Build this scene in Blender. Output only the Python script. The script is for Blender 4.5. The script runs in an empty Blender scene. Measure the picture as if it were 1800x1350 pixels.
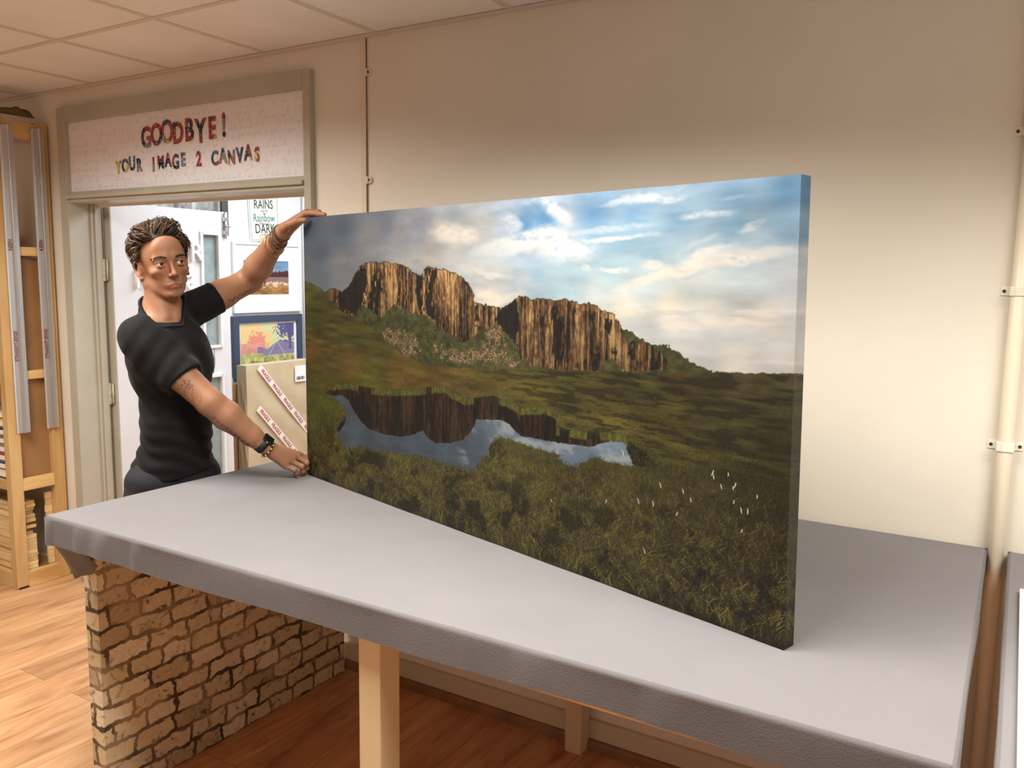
import bpy, bmesh, math, random
import numpy as np
from mathutils import Vector, Matrix

sc = bpy.context.scene
COL = sc.collection
PI = math.pi

# ------------------------------------------------------------------ camera, light, exposure
cam_data = bpy.data.cameras.new('camera')
cam_data.sensor_width = 36.0
cam_data.lens = 29.44
cam_data.clip_start = 0.05
cam = bpy.data.objects.new('camera', cam_data); COL.objects.link(cam)
R_, U_, F_ = (0.85460396, 0.51910122, 0.01363786), (-0.0770214, 0.10074149, 0.99192684), (-0.51353653, 0.84875502, -0.12607598)
cam.matrix_world = Matrix(((R_[0], U_[0], -F_[0], 0.0), (R_[1], U_[1], -F_[1], -2.602), (R_[2], U_[2], -F_[2], 1.68), (0, 0, 0, 1)))
sc.camera = cam

world = bpy.data.worlds.new('world'); sc.world = world; world.use_nodes = True
world.node_tree.nodes['Background'].inputs[0].default_value = (0.93, 0.95, 1.0, 1)
world.node_tree.nodes['Background'].inputs[1].default_value = 0.10

def area_light(name, loc, sx, sy, watts, color, spread=180, rot=(0, 0, 0)):
    d = bpy.data.lights.new(name, 'AREA'); d.shape = 'RECTANGLE'; d.size = sx; d.size_y = sy
    d.energy = watts; d.color = color; d.spread = math.radians(spread)
    o = bpy.data.objects.new(name, d); COL.objects.link(o); o.location = loc; o.rotation_euler = rot
    return o
WARM = (1.0, 0.965, 0.90)
area_light('ceiling_light_above_table', (-1.05, -1.55, 2.585), 1.2, 0.55, 62, WARM, 146)
area_light('ceiling_light_right', (.95, -1.30, 2.585), 1.2, 0.55, 54, WARM, 136)
area_light('ceiling_light_by_rack', (-3.1, -1.45, 2.585), 1.2, 0.55, 68, (1.0, 0.965, 0.89), 158)
area_light('fill_light_room_back', (-2.2, -4.0, 2.585), 1.2, 0.55, 4, WARM, 170)  # unseen lamp added behind the camera as weak front fill
area_light('ceiling_light_next_room', (-3.2, 1.35, 2.58), 1.6, 1.2, 58, (0.87, 0.95, 1.0), 180)

sc.view_settings.view_transform = 'Standard'
sc.view_settings.look = 'None'
sc.view_settings.exposure = 0.0
sc.view_settings.gamma = 1.0
sc.view_settings.use_curve_mapping = False
sc.cycles.max_bounces = 8
sc.cycles.diffuse_bounces = 5
sc.cycles.use_denoising = True

# ------------------------------------------------------------------ helpers
def lin(r, g, b):
    f = lambda c: c / 12.92 if c <= .04045 else ((c + .055) / 1.055) ** 2.4
    return (f(r / 255), f(g / 255), f(b / 255), 1.0)

class MB:
    """collects shapes into one mesh"""
    def __init__(self): self.v = []; self.f = []; self.sm = []
    def add(self, verts, faces, smooth=False):
        n = len(self.v); self.v.extend([tuple(p) for p in verts])
        for f in faces: self.f.append(tuple(i + n for i in f)); self.sm.append(smooth)
        return self
    def box(self, lo, hi, M=None):
        x0, y0, z0 = lo; x1, y1, z1 = hi
        vs = [Vector(p) for p in ((x0, y0, z0), (x1, y0, z0), (x1, y1, z0), (x0, y1, z0), (x0, y0, z1), (x1, y0, z1), (x1, y1, z1), (x0, y1, z1))]
        if M: vs = [M @ p for p in vs]
        return self.add(vs, [(3, 2, 1, 0), (4, 5, 6, 7), (0, 1, 5, 4), (1, 2, 6, 5), (2, 3, 7, 6), (3, 0, 4, 7)])
    def prism(self, prof, axis, a, b):
        """profile of 2D points extruded along an axis ('x','y','z')"""
        n = len(prof)
        def P(p, t): return {'x': (t, p[0], p[1]), 'y': (p[0], t, p[1]), 'z': (p[0], p[1], t)}[axis]
        vs = [P(p, a) for p in prof] + [P(p, b) for p in prof]
        fs = [(i, (i + 1) % n, n + (i + 1) % n, n + i) for i in range(n)] + [tuple(range(n - 1, -1, -1)), tuple(range(n, 2 * n))]
        return self.add(vs, fs)
    def tube(self, pts, rad, n=8, cap=True):
        pts = [Vector(p) for p in pts]; m = len(pts)
        if not hasattr(rad, '__len__'): rad = [rad] * m
        base = len(self.v); up = None
        for i, p in enumerate(pts):
            t = (pts[min(i + 1, m - 1)] - pts[max(i - 1, 0)]).normalized()
            if up is None:
                up = Vector((0, 0, 1)) if abs(t.z) < .9 else Vector((1, 0, 0))
            s = t.cross(up).normalized(); up = s.cross(t).normalized()
            for k in range(n):
                a = 2 * PI * k / n
                self.v.append(tuple(p + (s * math.cos(a) + up * math.sin(a)) * rad[i]))
        for i in range(m - 1):
            for k in range(n):
                a = base + i * n + k; b = base + i * n + (k + 1) % n
                self.f.append((a, b, b + n, a + n)); self.sm.append(True)
        if cap:
            self.f.append(tuple(base + k for k in range(n - 1, -1, -1))); self.sm.append(False)
            self.f.append(tuple(base + (m - 1) * n + k for k in range(n))); self.sm.append(False)
        return self
    def build(self, name, m, parent=None, origin=None, bevel=0):
        me = bpy.data.meshes.new(name)
        vs = self.v
        o = bpy.data.objects.new(name, me); COL.objects.link(o)
        off = Vector((0, 0, 0))
        if origin is not None: off = Vector(origin)
        if parent is not None: off = Vector(parent['_w'])
        me.from_pydata([tuple(Vector(p) - off) for p in vs], [], self.f)
        me.polygons.foreach_set('use_smooth', self.sm); me.update()
        o['_w'] = tuple(off)
        if parent is not None:
            o.parent = parent
            if 'label' in o: del o['label']
        else: o.location = off
        if m: me.materials.append(m)
        if bevel:
            b = o.modifiers.new('bevel', 'BEVEL'); b.width = bevel; b.segments = 2; b.limit_method = 'ANGLE'
        return o
# children are built in world coordinates and stored relative to their thing's base

def tag(o, label=None, cat=None, group=None, kind=None):
    if label: o['label'] = label
    if cat: o['category'] = cat
    if group: o['group'] = group
    if kind: o['kind'] = kind
    return o
def thing(name, label, cat, loc, group=None):
    o = bpy.data.objects.new(name, None); COL.objects.link(o); o.location = loc; o['_w'] = tuple(loc)
    o.empty_display_size = .1
    return tag(o, label, cat, group)
def struct(o): o['kind'] = 'structure'; return o
def copy_thing(o, delta):
    c = o.copy(); COL.objects.link(c)
    c.location = Vector(o.location) + Vector(delta)
    for ch in o.children:
        d = ch.copy(); COL.objects.link(d); d.parent = c
        for g in ch.children:
            e = g.copy(); COL.objects.link(e); e.parent = d
    return c

# ------------------------------------------------------------------ materials
MATS = {}
def mat(name, col, rough=.6, metal=0., noise=0., nscale=8., bump=0., bscale=60., stretch=(1, 1, 1), spec=.5, sheen=0., trans=0., detail=4, col2=None):
    if name in MATS: return MATS[name]
    m = bpy.data.materials.new(name); m.use_nodes = True; nt = m.node_tree; N = nt.nodes; L = nt.links
    b = N['Principled BSDF']
    c = lin(*col) if len(col) == 3 else col
    b.inputs['Base Color'].default_value = c; b.inputs['Roughness'].default_value = rough; b.inputs['Metallic'].default_value = metal
    b.inputs['Specular IOR Level'].default_value = spec
    if sheen: b.inputs['Sheen Weight'].default_value = sheen
    if trans: b.inputs['Transmission Weight'].default_value = trans
    tc = N.new('ShaderNodeTexCoord'); mp = N.new('ShaderNodeMapping'); mp.inputs['Scale'].default_value = stretch
    L.new(tc.outputs['Object'], mp.inputs['Vector'])
    if noise:
        n = N.new('ShaderNodeTexNoise'); n.inputs['Scale'].default_value = nscale; n.inputs['Detail'].default_value = detail
        L.new(mp.outputs[0], n.inputs['Vector'])
        mx = N.new('ShaderNodeMix'); mx.data_type = 'RGBA'
        c2 = lin(*col2) if col2 else tuple(max(0, k * (1 - noise)) for k in c[:3]) + (1,)
        c1 = tuple(min(1, k * (1 + noise * .5)) for k in c[:3]) + (1,) if not col2 else c
        mx.inputs['A'].default_value = c1; mx.inputs['B'].default_value = c2
        rp = N.new('ShaderNodeMapRange'); rp.inputs[1].default_value = .3; rp.inputs[2].default_value = .7
        L.new(n.outputs['Fac'], rp.inputs[0]); L.new(rp.outputs[0], mx.inputs['Factor']); L.new(mx.outputs['Result'], b.inputs['Base Color'])
    if bump:
        n2 = N.new('ShaderNodeTexNoise'); n2.inputs['Scale'].default_value = bscale; n2.inputs['Detail'].default_value = 3
        L.new(mp.outputs[0], n2.inputs['Vector'])
        bp = N.new('ShaderNodeBump'); bp.inputs['Strength'].default_value = bump; bp.inputs['Distance'].default_value = .01
        L.new(n2.outputs['Fac'], bp.inputs['Height']); L.new(bp.outputs[0], b.inputs['Normal'])
    MATS[name] = m
    return m

def node(N, t, **kw):
    n = N.new(t)
    for k, v in kw.items():
        if k.startswith('i_'): n.inputs[int(k[2:])].default_value = v
        else: setattr(n, k, v)
    return n

def ramp(N, stops, interp='LINEAR'):
    r = N.new('ShaderNodeValToRGB'); e = r.color_ramp.elements; r.color_ramp.interpolation = interp
    while len(e) < len(stops): e.new(.5)
    for k, (p, c) in enumerate(stops): e[k].position = p; e[k].color = lin(*c)
    return r

WALL = mat('wall_paint', (230, 222, 206), .75, noise=.05, nscale=2.2, bump=.05, bscale=40)
WALL2 = mat('white_room_paint', (236, 236, 238), .7, noise=.03, nscale=2)
FRAME = mat('taupe_gloss_paint', (182, 176, 160), .38, noise=.08, nscale=5)
WHITE = mat('white_gloss_paint', (232, 232, 230), .35)
PINE = None
def wood(name, c1, c2, stretch, rough=.5, scale=3.0, knots=True):
    m = bpy.data.materials.new(name); m.use_nodes = True; nt = m.node_tree; N = nt.nodes; L = nt.links; b = N['Principled BSDF']
    tc = N.new('ShaderNodeTexCoord'); mp = N.new('ShaderNodeMapping'); mp.inputs['Scale'].default_value = stretch
    oi = N.new('ShaderNodeObjectInfo'); ad = N.new('ShaderNodeVectorMath'); ad.operation = 'ADD'
    L.new(tc.outputs['Object'], ad.inputs[0]); L.new(oi.outputs['Random'], ad.inputs[1]); L.new(ad.outputs[0], mp.inputs['Vector'])
    n = N.new('ShaderNodeTexNoise'); n.inputs['Scale'].default_value = scale; n.inputs['Detail'].default_value = 6; n.inputs['Distortion'].default_value = .8
    L.new(mp.outputs[0], n.inputs['Vector'])
    r = ramp(N, [(.32, c1), (.7, c2)]); L.new(n.outputs['Fac'], r.inputs[0])
    hv = N.new('ShaderNodeHueSaturation'); mr = N.new('ShaderNodeMapRange'); mr.inputs[3].default_value = .82; mr.inputs[4].default_value = 1.12
    L.new(oi.outputs['Random'], mr.inputs[0]); L.new(mr.outputs[0], hv.inputs['Value']); L.new(r.outputs[0], hv.inputs['Color']); L.new(hv.outputs[0], b.inputs['Base Color'])
    b.inputs['Roughness'].default_value = rough
    MATS[name] = m
    return m
PINE = wood('pine_planed', (222, 186, 128), (196, 148, 84), (3, 3, .5), .5)
PINE_H = wood('pine_planed_rail', (226, 192, 134), (200, 152, 88), (1, .5, 4), .5)
BAR = wood('pine_bar', (236, 210, 160), (206, 164, 106), (.6, 3, 6), .55)
MDF = mat('brown_board', (168, 128, 82), .45, noise=.12, nscale=3, col2=(138, 100, 60))

def floor_mat():
    m = bpy.data.materials.new('oak_laminate'); m.use_nodes = True; nt = m.node_tree; N = nt.nodes; L = nt.links; b = N['Principled BSDF']
    tc = N.new('ShaderNodeTexCoord'); mp = N.new('ShaderNodeMapping'); mp.inputs['Rotation'].default_value = (0, 0, PI / 2)
    L.new(tc.outputs['Object'], mp.inputs[0])
    br = N.new('ShaderNodeTexBrick'); br.offset = .37; br.inputs['Scale'].default_value = 1.0
    br.inputs['Mortar Size'].default_value = .0012; br.inputs['Brick Width'].default_value = 1.25; br.inputs['Row Height'].default_value = .192
    br.inputs['Color1'].default_value = (0, 0, 0, 1); br.inputs['Color2'].default_value = (1, 1, 1, 1); br.inputs['Mortar'].default_value = (.5, .5, .5, 1)
    L.new(mp.outputs[0], br.inputs['Vector'])
    # grain runs along the plank; every plank samples its own piece
    sc_ = N.new('ShaderNodeVectorMath'); sc_.operation = 'SCALE'; sc_.inputs['Scale'].default_value = 7.3
    L.new(br.outputs['Color'], sc_.inputs[0])
    ad = N.new('ShaderNodeVectorMath'); ad.operation = 'ADD'; L.new(mp.outputs[0], ad.inputs[0]); L.new(sc_.outputs[0], ad.inputs[1])
    mp2 = N.new('ShaderNodeMapping'); mp2.inputs['Scale'].default_value = (1.0, 6.5, 1); L.new(ad.outputs[0], mp2.inputs[0])
    n1 = N.new('ShaderNodeTexNoise'); n1.inputs['Scale'].default_value = 2.2; n1.inputs['Detail'].default_value = 9; n1.inputs['Distortion'].default_value = 1.2
    L.new(mp2.outputs[0], n1.inputs['Vector'])
    r1 = ramp(N, [(.28, (150, 106, 72)), (.42, (178, 130, 90)), (.56, (192, 146, 104)), (.75, (204, 162, 118))])
    L.new(n1.outputs['Fac'], r1.inputs[0])
    mp3 = N.new('ShaderNodeMapping'); mp3.inputs['Scale'].default_value = (2.2, 9, 1); L.new(ad.outputs[0], mp3.inputs[0])
    n3 = N.new('ShaderNodeTexNoise'); n3.inputs['Scale'].default_value = 1.6; n3.inputs['Detail'].default_value = 3; L.new(mp3.outputs[0], n3.inputs['Vector'])
    r3 = ramp(N, [(.64, (255, 255, 255)), (.76, (176, 138, 110))]); L.new(n3.outputs['Fac'], r3.inputs[0])
    mk = N.new('ShaderNodeMix'); mk.data_type = 'RGBA'; mk.blend_type = 'MULTIPLY'; mk.inputs['Factor'].default_value = .7
    L.new(r1.outputs[0], mk.inputs['A']); L.new(r3.outputs[0], mk.inputs['B'])
    hv = N.new('ShaderNodeHueSaturation'); mr = N.new('ShaderNodeMapRange'); mr.inputs[3].default_value = .86; mr.inputs[4].default_value = 1.1
    L.new(br.outputs['Color'], mr.inputs[0]); L.new(mr.outputs[0], hv.inputs['Value']); L.new(mk.outputs['Result'], hv.inputs['Color'])
    mo = N.new('ShaderNodeMix'); mo.data_type = 'RGBA'; mo.inputs['B'].default_value = lin(120, 80, 50)
    L.new(br.outputs['Fac'], mo.inputs['Factor']); L.new(hv.outputs[0], mo.inputs['A']); L.new(mo.outputs['Result'], b.inputs['Base Color'])
    b.inputs['Roughness'].default_value = .42
    bp = N.new('ShaderNodeBump'); bp.inputs['Strength'].default_value = .25; bp.inputs['Distance'].default_value = .002
    iv = N.new('ShaderNodeMath'); iv.operation = 'SUBTRACT'; iv.inputs[0].default_value = 1; L.new(br.outputs['Fac'], iv.inputs[1]); L.new(iv.outputs[0], bp.inputs['Height']); L.new(bp.outputs[0], b.inputs['Normal'])
    return m
FLOOR = floor_mat()

def tile_mat():
    m = mat('mineral_fibre_tile', (240, 238, 234), .9, noise=.05, nscale=3, bump=.5, bscale=130)
    return m
TILE = tile_mat()
GRIDM = mat('ceiling_bar_paint', (214, 204, 188), .6)
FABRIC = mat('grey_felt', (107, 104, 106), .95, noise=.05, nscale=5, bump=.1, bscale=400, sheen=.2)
FABRIC_SHADED = mat('grey_felt_shaded', (96, 92, 92), .95, noise=.10, nscale=6, bump=.12, bscale=300, sheen=.15)  # same felt, darkened: the shade on its sides is put into the colour
CREAM = mat('cream_paint', (206, 186, 150), .5, noise=.03)
ALU = mat('brushed_aluminium', (205, 205, 205), .36, metal=.85, noise=.08, nscale=4, stretch=(1, 1, .2))
BLACK = mat('black_plastic', (22, 22, 24), .35)
DKSCREW = mat('dark_screw', (70, 62, 54), .4, metal=.6)

def text_mesh(s, size, name='t', extrude=0.0, spacing=1.0, bold=0.0):
    cu = bpy.data.curves.new(name, 'FONT'); cu.body = s; cu.size = size; cu.extrude = extrude; cu.space_character = spacing; cu.offset = bold
    cu.align_x = 'CENTER'; cu.align_y = 'CENTER'; cu.resolution_u = 3
    o = bpy.data.objects.new(name, cu); COL.objects.link(o)
    dg = bpy.context.evaluated_depsgraph_get(); dg.update()
    me = bpy.data.meshes.new_from_object(o.evaluated_get(dg))
    bpy.data.objects.remove(o); bpy.data.curves.remove(cu)
    return me
def text_obj(name, s, size, m, origin, ex, ey, parent=None, extrude=0.0, sx=1.0, bold=0.0, spacing=1.0):
    """flat lettering: ex, ey are the unit directions of the writing"""
    me = text_mesh(s, size, name, extrude, spacing, bold)
    ex = Vector(ex).normalized(); ey = Vector(ey).normalized(); ez = ex.cross(ey)
    M = Matrix(((ex.x * sx, ey.x, ez.x, origin[0]), (ex.y * sx, ey.y, ez.y, origin[1]), (ex.z * sx, ey.z, ez.z, origin[2]), (0, 0, 0, 1)))
    me.transform(M)
    off = Vector(parent['_w']) if parent is not None else Vector(origin)
    me.transform(Matrix.Translation(-off))
    o = bpy.data.objects.new(name, me); COL.objects.link(o); o['_w'] = tuple(off)
    if parent is not None: o.parent = parent
    else: o.location = off
    me.materials.clear(); me.materials.append(m)
    return o
# ------------------------------------------------------------------ the setting
CZ = 2.605
WALL3 = mat('cool_white_paint', (222, 230, 244), .7)
def s_box(name, lo, hi, m): return struct(MB().box(lo, hi).build(name, m, origin=lo))
s_box('floor', (-6.6, -5.0, -.06), (2.6, 3.4, 0), FLOOR)
s_box('ceiling', (-6.6, -5.0, CZ), (2.6, 0.16, CZ + .05), TILE)
s_box('ceiling_1', (-6.6, 0.16, CZ), (2.6, 3.4, CZ + .05), WALL2)
DX0, DX1, DTOP = -4.318, -2.536, 2.508         # the framed opening in the wall
w = MB(); w.box((-6.6, 0, 0), (DX0, .16, CZ)); w.box((DX1, 0, 0), (2.6, .16, CZ)); w.box((DX0, 0, DTOP), (DX1, .16, CZ))
struct(w.build('wall_back', WALL, origin=(-6.6, 0, 0)))
s_box('wall_left', (-6.7, -5.0, 0), (-6.6, 3.4, CZ), WALL3)
s_box('wall_right', (2.6, -5.0, 0), (2.7, 3.4, CZ), WALL3)
s_box('wall_front', (-6.6, -5.1, 0), (2.6, -5.0, CZ), WALL3)
# the room beyond the doorway
s_box('wall_next_room_left', (-4.72, .16, 0), (-4.6, 3.4, CZ), WALL2)
s_box('wall_next_room_far', (-4.6, 3.3, 0), (2.6, 3.4, CZ), WALL2)
s_box('wall_next_room_right', (-1.4, .16, 0), (-1.3, 3.3, CZ), WALL2)
# ceiling bars on a 0.6 m module
bars = MB()
xs = [-2.195 + .605 * k for k in range(-7, 8)]
ys = [-.548 - .605 * k for k in range(0, 8)]
for x in xs: bars.box((x - .012, -5.0, CZ - .004), (x + .012, 0, CZ + .001))
for y in ys: bars.box((-6.6, y - .012, CZ - .0035), (2.6, y + .012, CZ + .001))
struct(bars.build('trim_1', GRIDM, origin=(-6.6, -5, CZ)))
# edge angle where ceiling meets the wall
s_box('trim_2', (-6.6, -.022, CZ - .012), (2.6, 0.0, CZ - .002), GRIDM)
# skirting and bead
SK = mat('skirting_paint', (206, 194, 166), .45)
BEAD = wood('floor_bead', (150, 106, 68), (120, 82, 52), (3, 1, 1), .5)
s_box('baseboard_back', (DX1, -.018, 0), (2.6, 0, .105), SK)
b_ = MB(); b_.prism([(-.038, 0), (-.018, 0), (-.018, .035), (-.026, .033), (-.034, .022)], 'x', DX1, 2.6)
struct(b_.build('trim_3', BEAD, origin=(DX1, 0, 0)))

# door frame with transom: front face proud of the wall
fr = MB(); FY = -.03
fr.box((DX0, FY, 0), (-4.25, .16, DTOP))                                   # left post
fr.box((-2.575, FY, 0), (DX1, .16, DTOP))                                  # right post
fr.box((-4.25, FY, 2.435), (-2.575, .16, DTOP))                            # head
fr.box((-4.25, FY + .004, 2.032), (-2.575, .12, 2.086))                    # transom bar
fr.box((-4.25, FY - .012, 2.05), (-2.575, FY + .004, 2.068))                # transom bead
fr.box((-4.25, .085, 0), (-4.236, .10, 2.032)); fr.box((-4.25, .10, 0), (-4.225, .135, 2.032))   # stop
fr.box((-2.60, .085, 0), (-2.575, .135, 2.032))
struct(fr.build('door_1', FRAME, origin=(DX0, 0, 0), bevel=.003))
LITE = mat('pale_lintel', (240, 232, 214), .5)
s_box('trim_4', (-4.22, .121, 2.020), (-2.576, .132, 2.034), LITE)
# conduit strip and its clips on the back wall
cd = MB(); cd.box((-2.282, -.009, .105), (-2.256, 0, 2.593)); cd.box((-2.256, -.004, .105), (-2.2525, 0, 2.593))
conduit = cd.build('cable_trunking', mat('trunking_paint', (222, 206, 180), .6), origin=(-2.27, 0, .105), bevel=.002)
tag(conduit, 'painted flat vertical cable cover strip on the wall right of the doorway', 'trunking')
conduit_line = MB().box((-2.2558, -.0055, 1.9), (-2.2520, -.004, 2.592)).build('painted_shadow_line', mat('painted_gap_shade', (96, 82, 64), .8), parent=conduit)  # thin solid strip; the gap's shadow is put in as dark colour
def disc(mb, c, r, y0, y1, n=16):
    mb.prism([(c[0] + r * math.cos(2 * PI * k / n), c[1] + r * math.sin(2 * PI * k / n)) for k in range(n)], 'y', y0, y1)
for z in (2.465, 2.055):
    c = MB(); c.box((-2.262, -.011, z - .014), (-2.246, 0, z + .014)); disc(c, (-2.243, z), .0145, -.008, 0)
    cl = c.build('clip', MATS['trunking_paint'], parent=conduit)
    s = MB(); disc(s, (-2.243, z), .005, -.0105, -.008, 10); s.build('screw', DKSCREW, parent=cl)
# round pipe in the gap between the tables
pp = MB().tube([(-.010, -.024, .0), (-.010, -.024, 2.603)], .019, 20)
pipe = pp.build('wall_pipe', mat('pipe_paint', (232, 220, 196), .35), origin=(-.010, -.024, 0))
tag(pipe, 'cream painted vertical pipe on the wall between the two tables', 'pipe')
for z in (2.075, 1.662, 1.248):
    c = MB()
    c.prism([(-.052, -.004), (-.052, 0), (.032, 0), (.032, -.004), (.014, -.0045), (.011, -.040), (-.004, -.0465), (-.016, -.0465), (-.031, -.040), (-.034, -.0045)], 'z', z - .012, z + .012)
    cl = c.build('saddle_clip', mat('saddle_white', (236, 228, 210), .3), parent=pipe, bevel=.002)
    for x in (-.044, .024):
        s = MB(); disc(s, (x, z), .0045, -.0065, -.004, 10); s.build('screw', DKSCREW, parent=cl)

# ------------------------------------------------------------------ transom sign
def sign_face():
    m = bpy.data.materials.new('patterned_sign_board'); m.use_nodes = True; nt = m.node_tree; N = nt.nodes; L = nt.links; b = N['Principled BSDF']
    tc = N.new('ShaderNodeTexCoord'); mp = N.new('ShaderNodeMapping'); L.new(tc.outputs['Object'], mp.inputs[0])
    mp.inputs['Rotation'].default_value = (PI / 2, 0, 0)
    outs = []
    for sc_, w_, h_, off in ((1, .052, .030, .3), (1, .034, .042, .6)):
        br = N.new('ShaderNodeTexBrick'); br.offset = off; br.inputs['Scale'].default_value = 1; br.inputs['Brick Width'].default_value = w_; br.inputs['Row Height'].default_value = h_
        br.inputs['Mortar Size'].default_value = .0095; br.inputs['Mortar Smooth'].default_value = .1
        br.inputs['Color1'].default_value = (0, 0, 0, 1); br.inputs['Color2'].default_value = (1, 1, 1, 1); br.inputs['Mortar'].default_value = (0, 0, 0, 1)
        L.new(mp.outputs[0], br.inputs['Vector'])
        g = N.new('ShaderNodeMath'); g.operation = 'GREATER_THAN'; g.inputs[1].default_value = .5; L.new(br.outputs['Color'], g.inputs[0]); outs.append(g)
    mx = N.new('ShaderNodeMath'); mx.operation = 'MAXIMUM'; L.new(outs[0].outputs[0], mx.inputs[0]); L.new(outs[1].outputs[0], mx.inputs[1])
    n = N.new('ShaderNodeTexNoise'); n.inputs['Scale'].default_value = 90; L.new(mp.outputs[0], n.inputs['Vector'])
    g2 = N.new('ShaderNodeMath'); g2.operation = 'GREATER_THAN'; g2.inputs[1].default_value = .47; L.new(n.outputs['Fac'], g2.inputs[0])
    mu = N.new('ShaderNodeMath'); mu.operation = 'MULTIPLY'; L.new(mx.outputs[0], mu.inputs[0]); L.new(g2.outputs[0], mu.inputs[1])
    mu2 = N.new('ShaderNodeMath'); mu2.operation = 'MULTIPLY'; mu2.inputs[1].default_value = .34; L.new(mu.outputs[0], mu2.inputs[0])
    mc = N.new('ShaderNodeMix'); mc.data_type = 'RGBA'; mc.inputs['A'].default_value = lin(238, 236, 240); mc.inputs['B'].default_value = lin(196, 190, 178)
    L.new(mu2.outputs[0], mc.inputs['Factor']); L.new(mc.outputs['Result'], b.inputs['Base Color']); b.inputs['Roughness'].default_value = .6
    return m
def patch_mat():
    m = bpy.data.materials.new('patchwork_letters'); m.use_nodes = True; nt = m.node_tree; N = nt.nodes; L = nt.links; b = N['Principled BSDF']
    tc = N.new('ShaderNodeTexCoord'); mp = N.new('ShaderNodeMapping'); mp.inputs['Scale'].default_value = (1.0, 1, .7); L.new(tc.outputs['Object'], mp.inputs[0])
    v = N.new('ShaderNodeTexVoronoi'); v.inputs['Scale'].default_value = 26; L.new(mp.outputs[0], v.inputs['Vector'])
    sp = N.new('ShaderNodeSeparateColor'); L.new(v.outputs['Color'], sp.inputs[0])
    r = ramp(N, [(0, (150, 40, 40)), (.18, (30, 38, 80)), (.38, (190, 178, 80)), (.45, (160, 60, 46)), (.60, (24, 22, 36)), (.74, (120, 130, 128)), (.84, (150, 44, 50)), (.92, (50, 86, 120))], 'CONSTANT')
    L.new(sp.outputs[0], r.inputs[0])
    n = N.new('ShaderNodeTexNoise'); n.inputs['Scale'].default_value = 160; L.new(tc.outputs['Object'], n.inputs['Vector'])
    g = N.new('ShaderNodeMapRange'); g.inputs[1].default_value = .55; g.inputs[2].default_value = .62; L.new(n.outputs['Fac'], g.inputs[0])
    mu = N.new('ShaderNodeMath'); mu.operation = 'MULTIPLY'; mu.inputs[1].default_value = .5; L.new(g.outputs[0], mu.inputs[0])
    mx = N.new('ShaderNodeMix'); mx.data_type = 'RGBA'; mx.inputs['B'].default_value = lin(214, 196, 184)
    L.new(mu.outputs[0], mx.inputs['Factor']); L.new(r.outputs[0], mx.inputs['A']); L.new(mx.outputs['Result'], b.inputs['Base Color']); b.inputs['Roughness'].default_value = .6
    return m
sign = thing('sign_board', 'long patterned panel above the doorway with colourful patchwork farewell lettering', 'sign', (-3.41, -.006, 2.086))
MB().box((-4.25, -.006, 2.0865), (-2.576, .01, 2.4345)).build('panel', sign_face(), parent=sign)
PM = patch_mat()
def sign_line(s, x0, x1, z, h, bold):
    n = len(s); k = 0
    for i, ch in enumerate(s):
        if ch == ' ': continue
        x = x0 + (x1 - x0) * i / (n - 1)
        jig = ((i * 37) % 5 - 2) * .0035
        text_obj('letter', ch, h * 1.38 * (1 + ((i * 13) % 3 - 1) * .05), PM, (x, -.0085, z + jig), (1, 0, 0), (0, 0, 1), parent=sign, extrude=.0008, bold=bold, sx=.78)
sign_line('GOODBYE!', -3.622, -3.076, 2.320, .100, .0045)
sign_line('YOUR IMAGE 2 CANVAS', -3.845, -2.871, 2.193, .062, .0034)

# ------------------------------------------------------------------ open door leaf
leaf = struct(thing('door_2', None, None, (-4.205, .215, 0)))
LX0, LX1 = -4.232, -4.188
GY0, GY1, GZ0, GZ1 = .742, .858, 1.245, 1.912
L2Z0, L2Z1 = .25, 1.055
Y0, Y1 = .165, .935
lf = MB()
lf.box((LX0, Y0, .012), (LX1, GY0, 2.050)); lf.box((LX0, GY1, .012), (LX1, Y1, 2.050))
lf.box((LX0, GY0, GZ1), (LX1, GY1, 2.050)); lf.box((LX0, GY0, L2Z1), (LX1, GY1, GZ0)); lf.box((LX0, GY0, .012), (LX1, GY1, L2Z0))
LEAFM = mat('white_door_paint', (222, 222, 226), .4, noise=.02)
o = lf.build('door_leaf', LEAFM, parent=leaf); o['label'] = 'white leaf with two narrow glazed slots'
eb = MB().box((-4.2495, Y0 - .006, .012), (LX1 - .001, Y0 - .0005, 2.030)).build('leaf_edge', FRAME, parent=leaf); eb['label'] = 'taupe painted hinge edge of the leaf'
GLASSM = mat('wired_glass', (150, 165, 165), .08, noise=.25, nscale=14, spec=.8)
for (z0, z1) in ((GZ0, GZ1), (L2Z0, L2Z1)):
    fm = MB()
    t_ = .014
    fm.box((LX1, GY0 - .014, z0 - .014), (LX1 + .012, GY0 + .003, z1 + .014)); fm.box((LX1, GY1 - .003, z0 - .014), (LX1 + .012, GY1 + .014, z1 + .014))
    fm.box((LX1, GY0, z1 - .003), (LX1 + .012, GY1, z1 + .014)); fm.box((LX1, GY0, z0 - .014), (LX1 + .012, GY1, z0 + .003))
    fm.build('glazing_bead', WHITE, parent=leaf)
    MB().box((-4.214, GY0, z0), (-4.206, GY1, z1)).build('glass_pane', GLASSM, parent=leaf)
for z in (1.69, 1.02):
    h = MB(); h.box((-4.2493, .128, z - .058), (-4.2215, .1445, z + .058))
    h.tube([(-4.214, .150, z - .055), (-4.214, .150, z + .055)], .006, 10)
    for dz in (-.04, -.013, .013, .04): h.tube([(-4.2225, .143, z + dz), (-4.2205, .143, z + dz)], .0032, 8)
    hg = h.build('hinge', mat('painted_hinge', (204, 196, 178), .35, metal=.2, noise=.3, nscale=60), parent=leaf)
bb = MB(); bb.box((LX1, .893, 1.90), (LX1 + .006, .925, 2.045)); bb.tube([(LX1 + .014, .909, 1.89), (LX1 + .014, .909, 2.048)], .006, 10)
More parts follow.
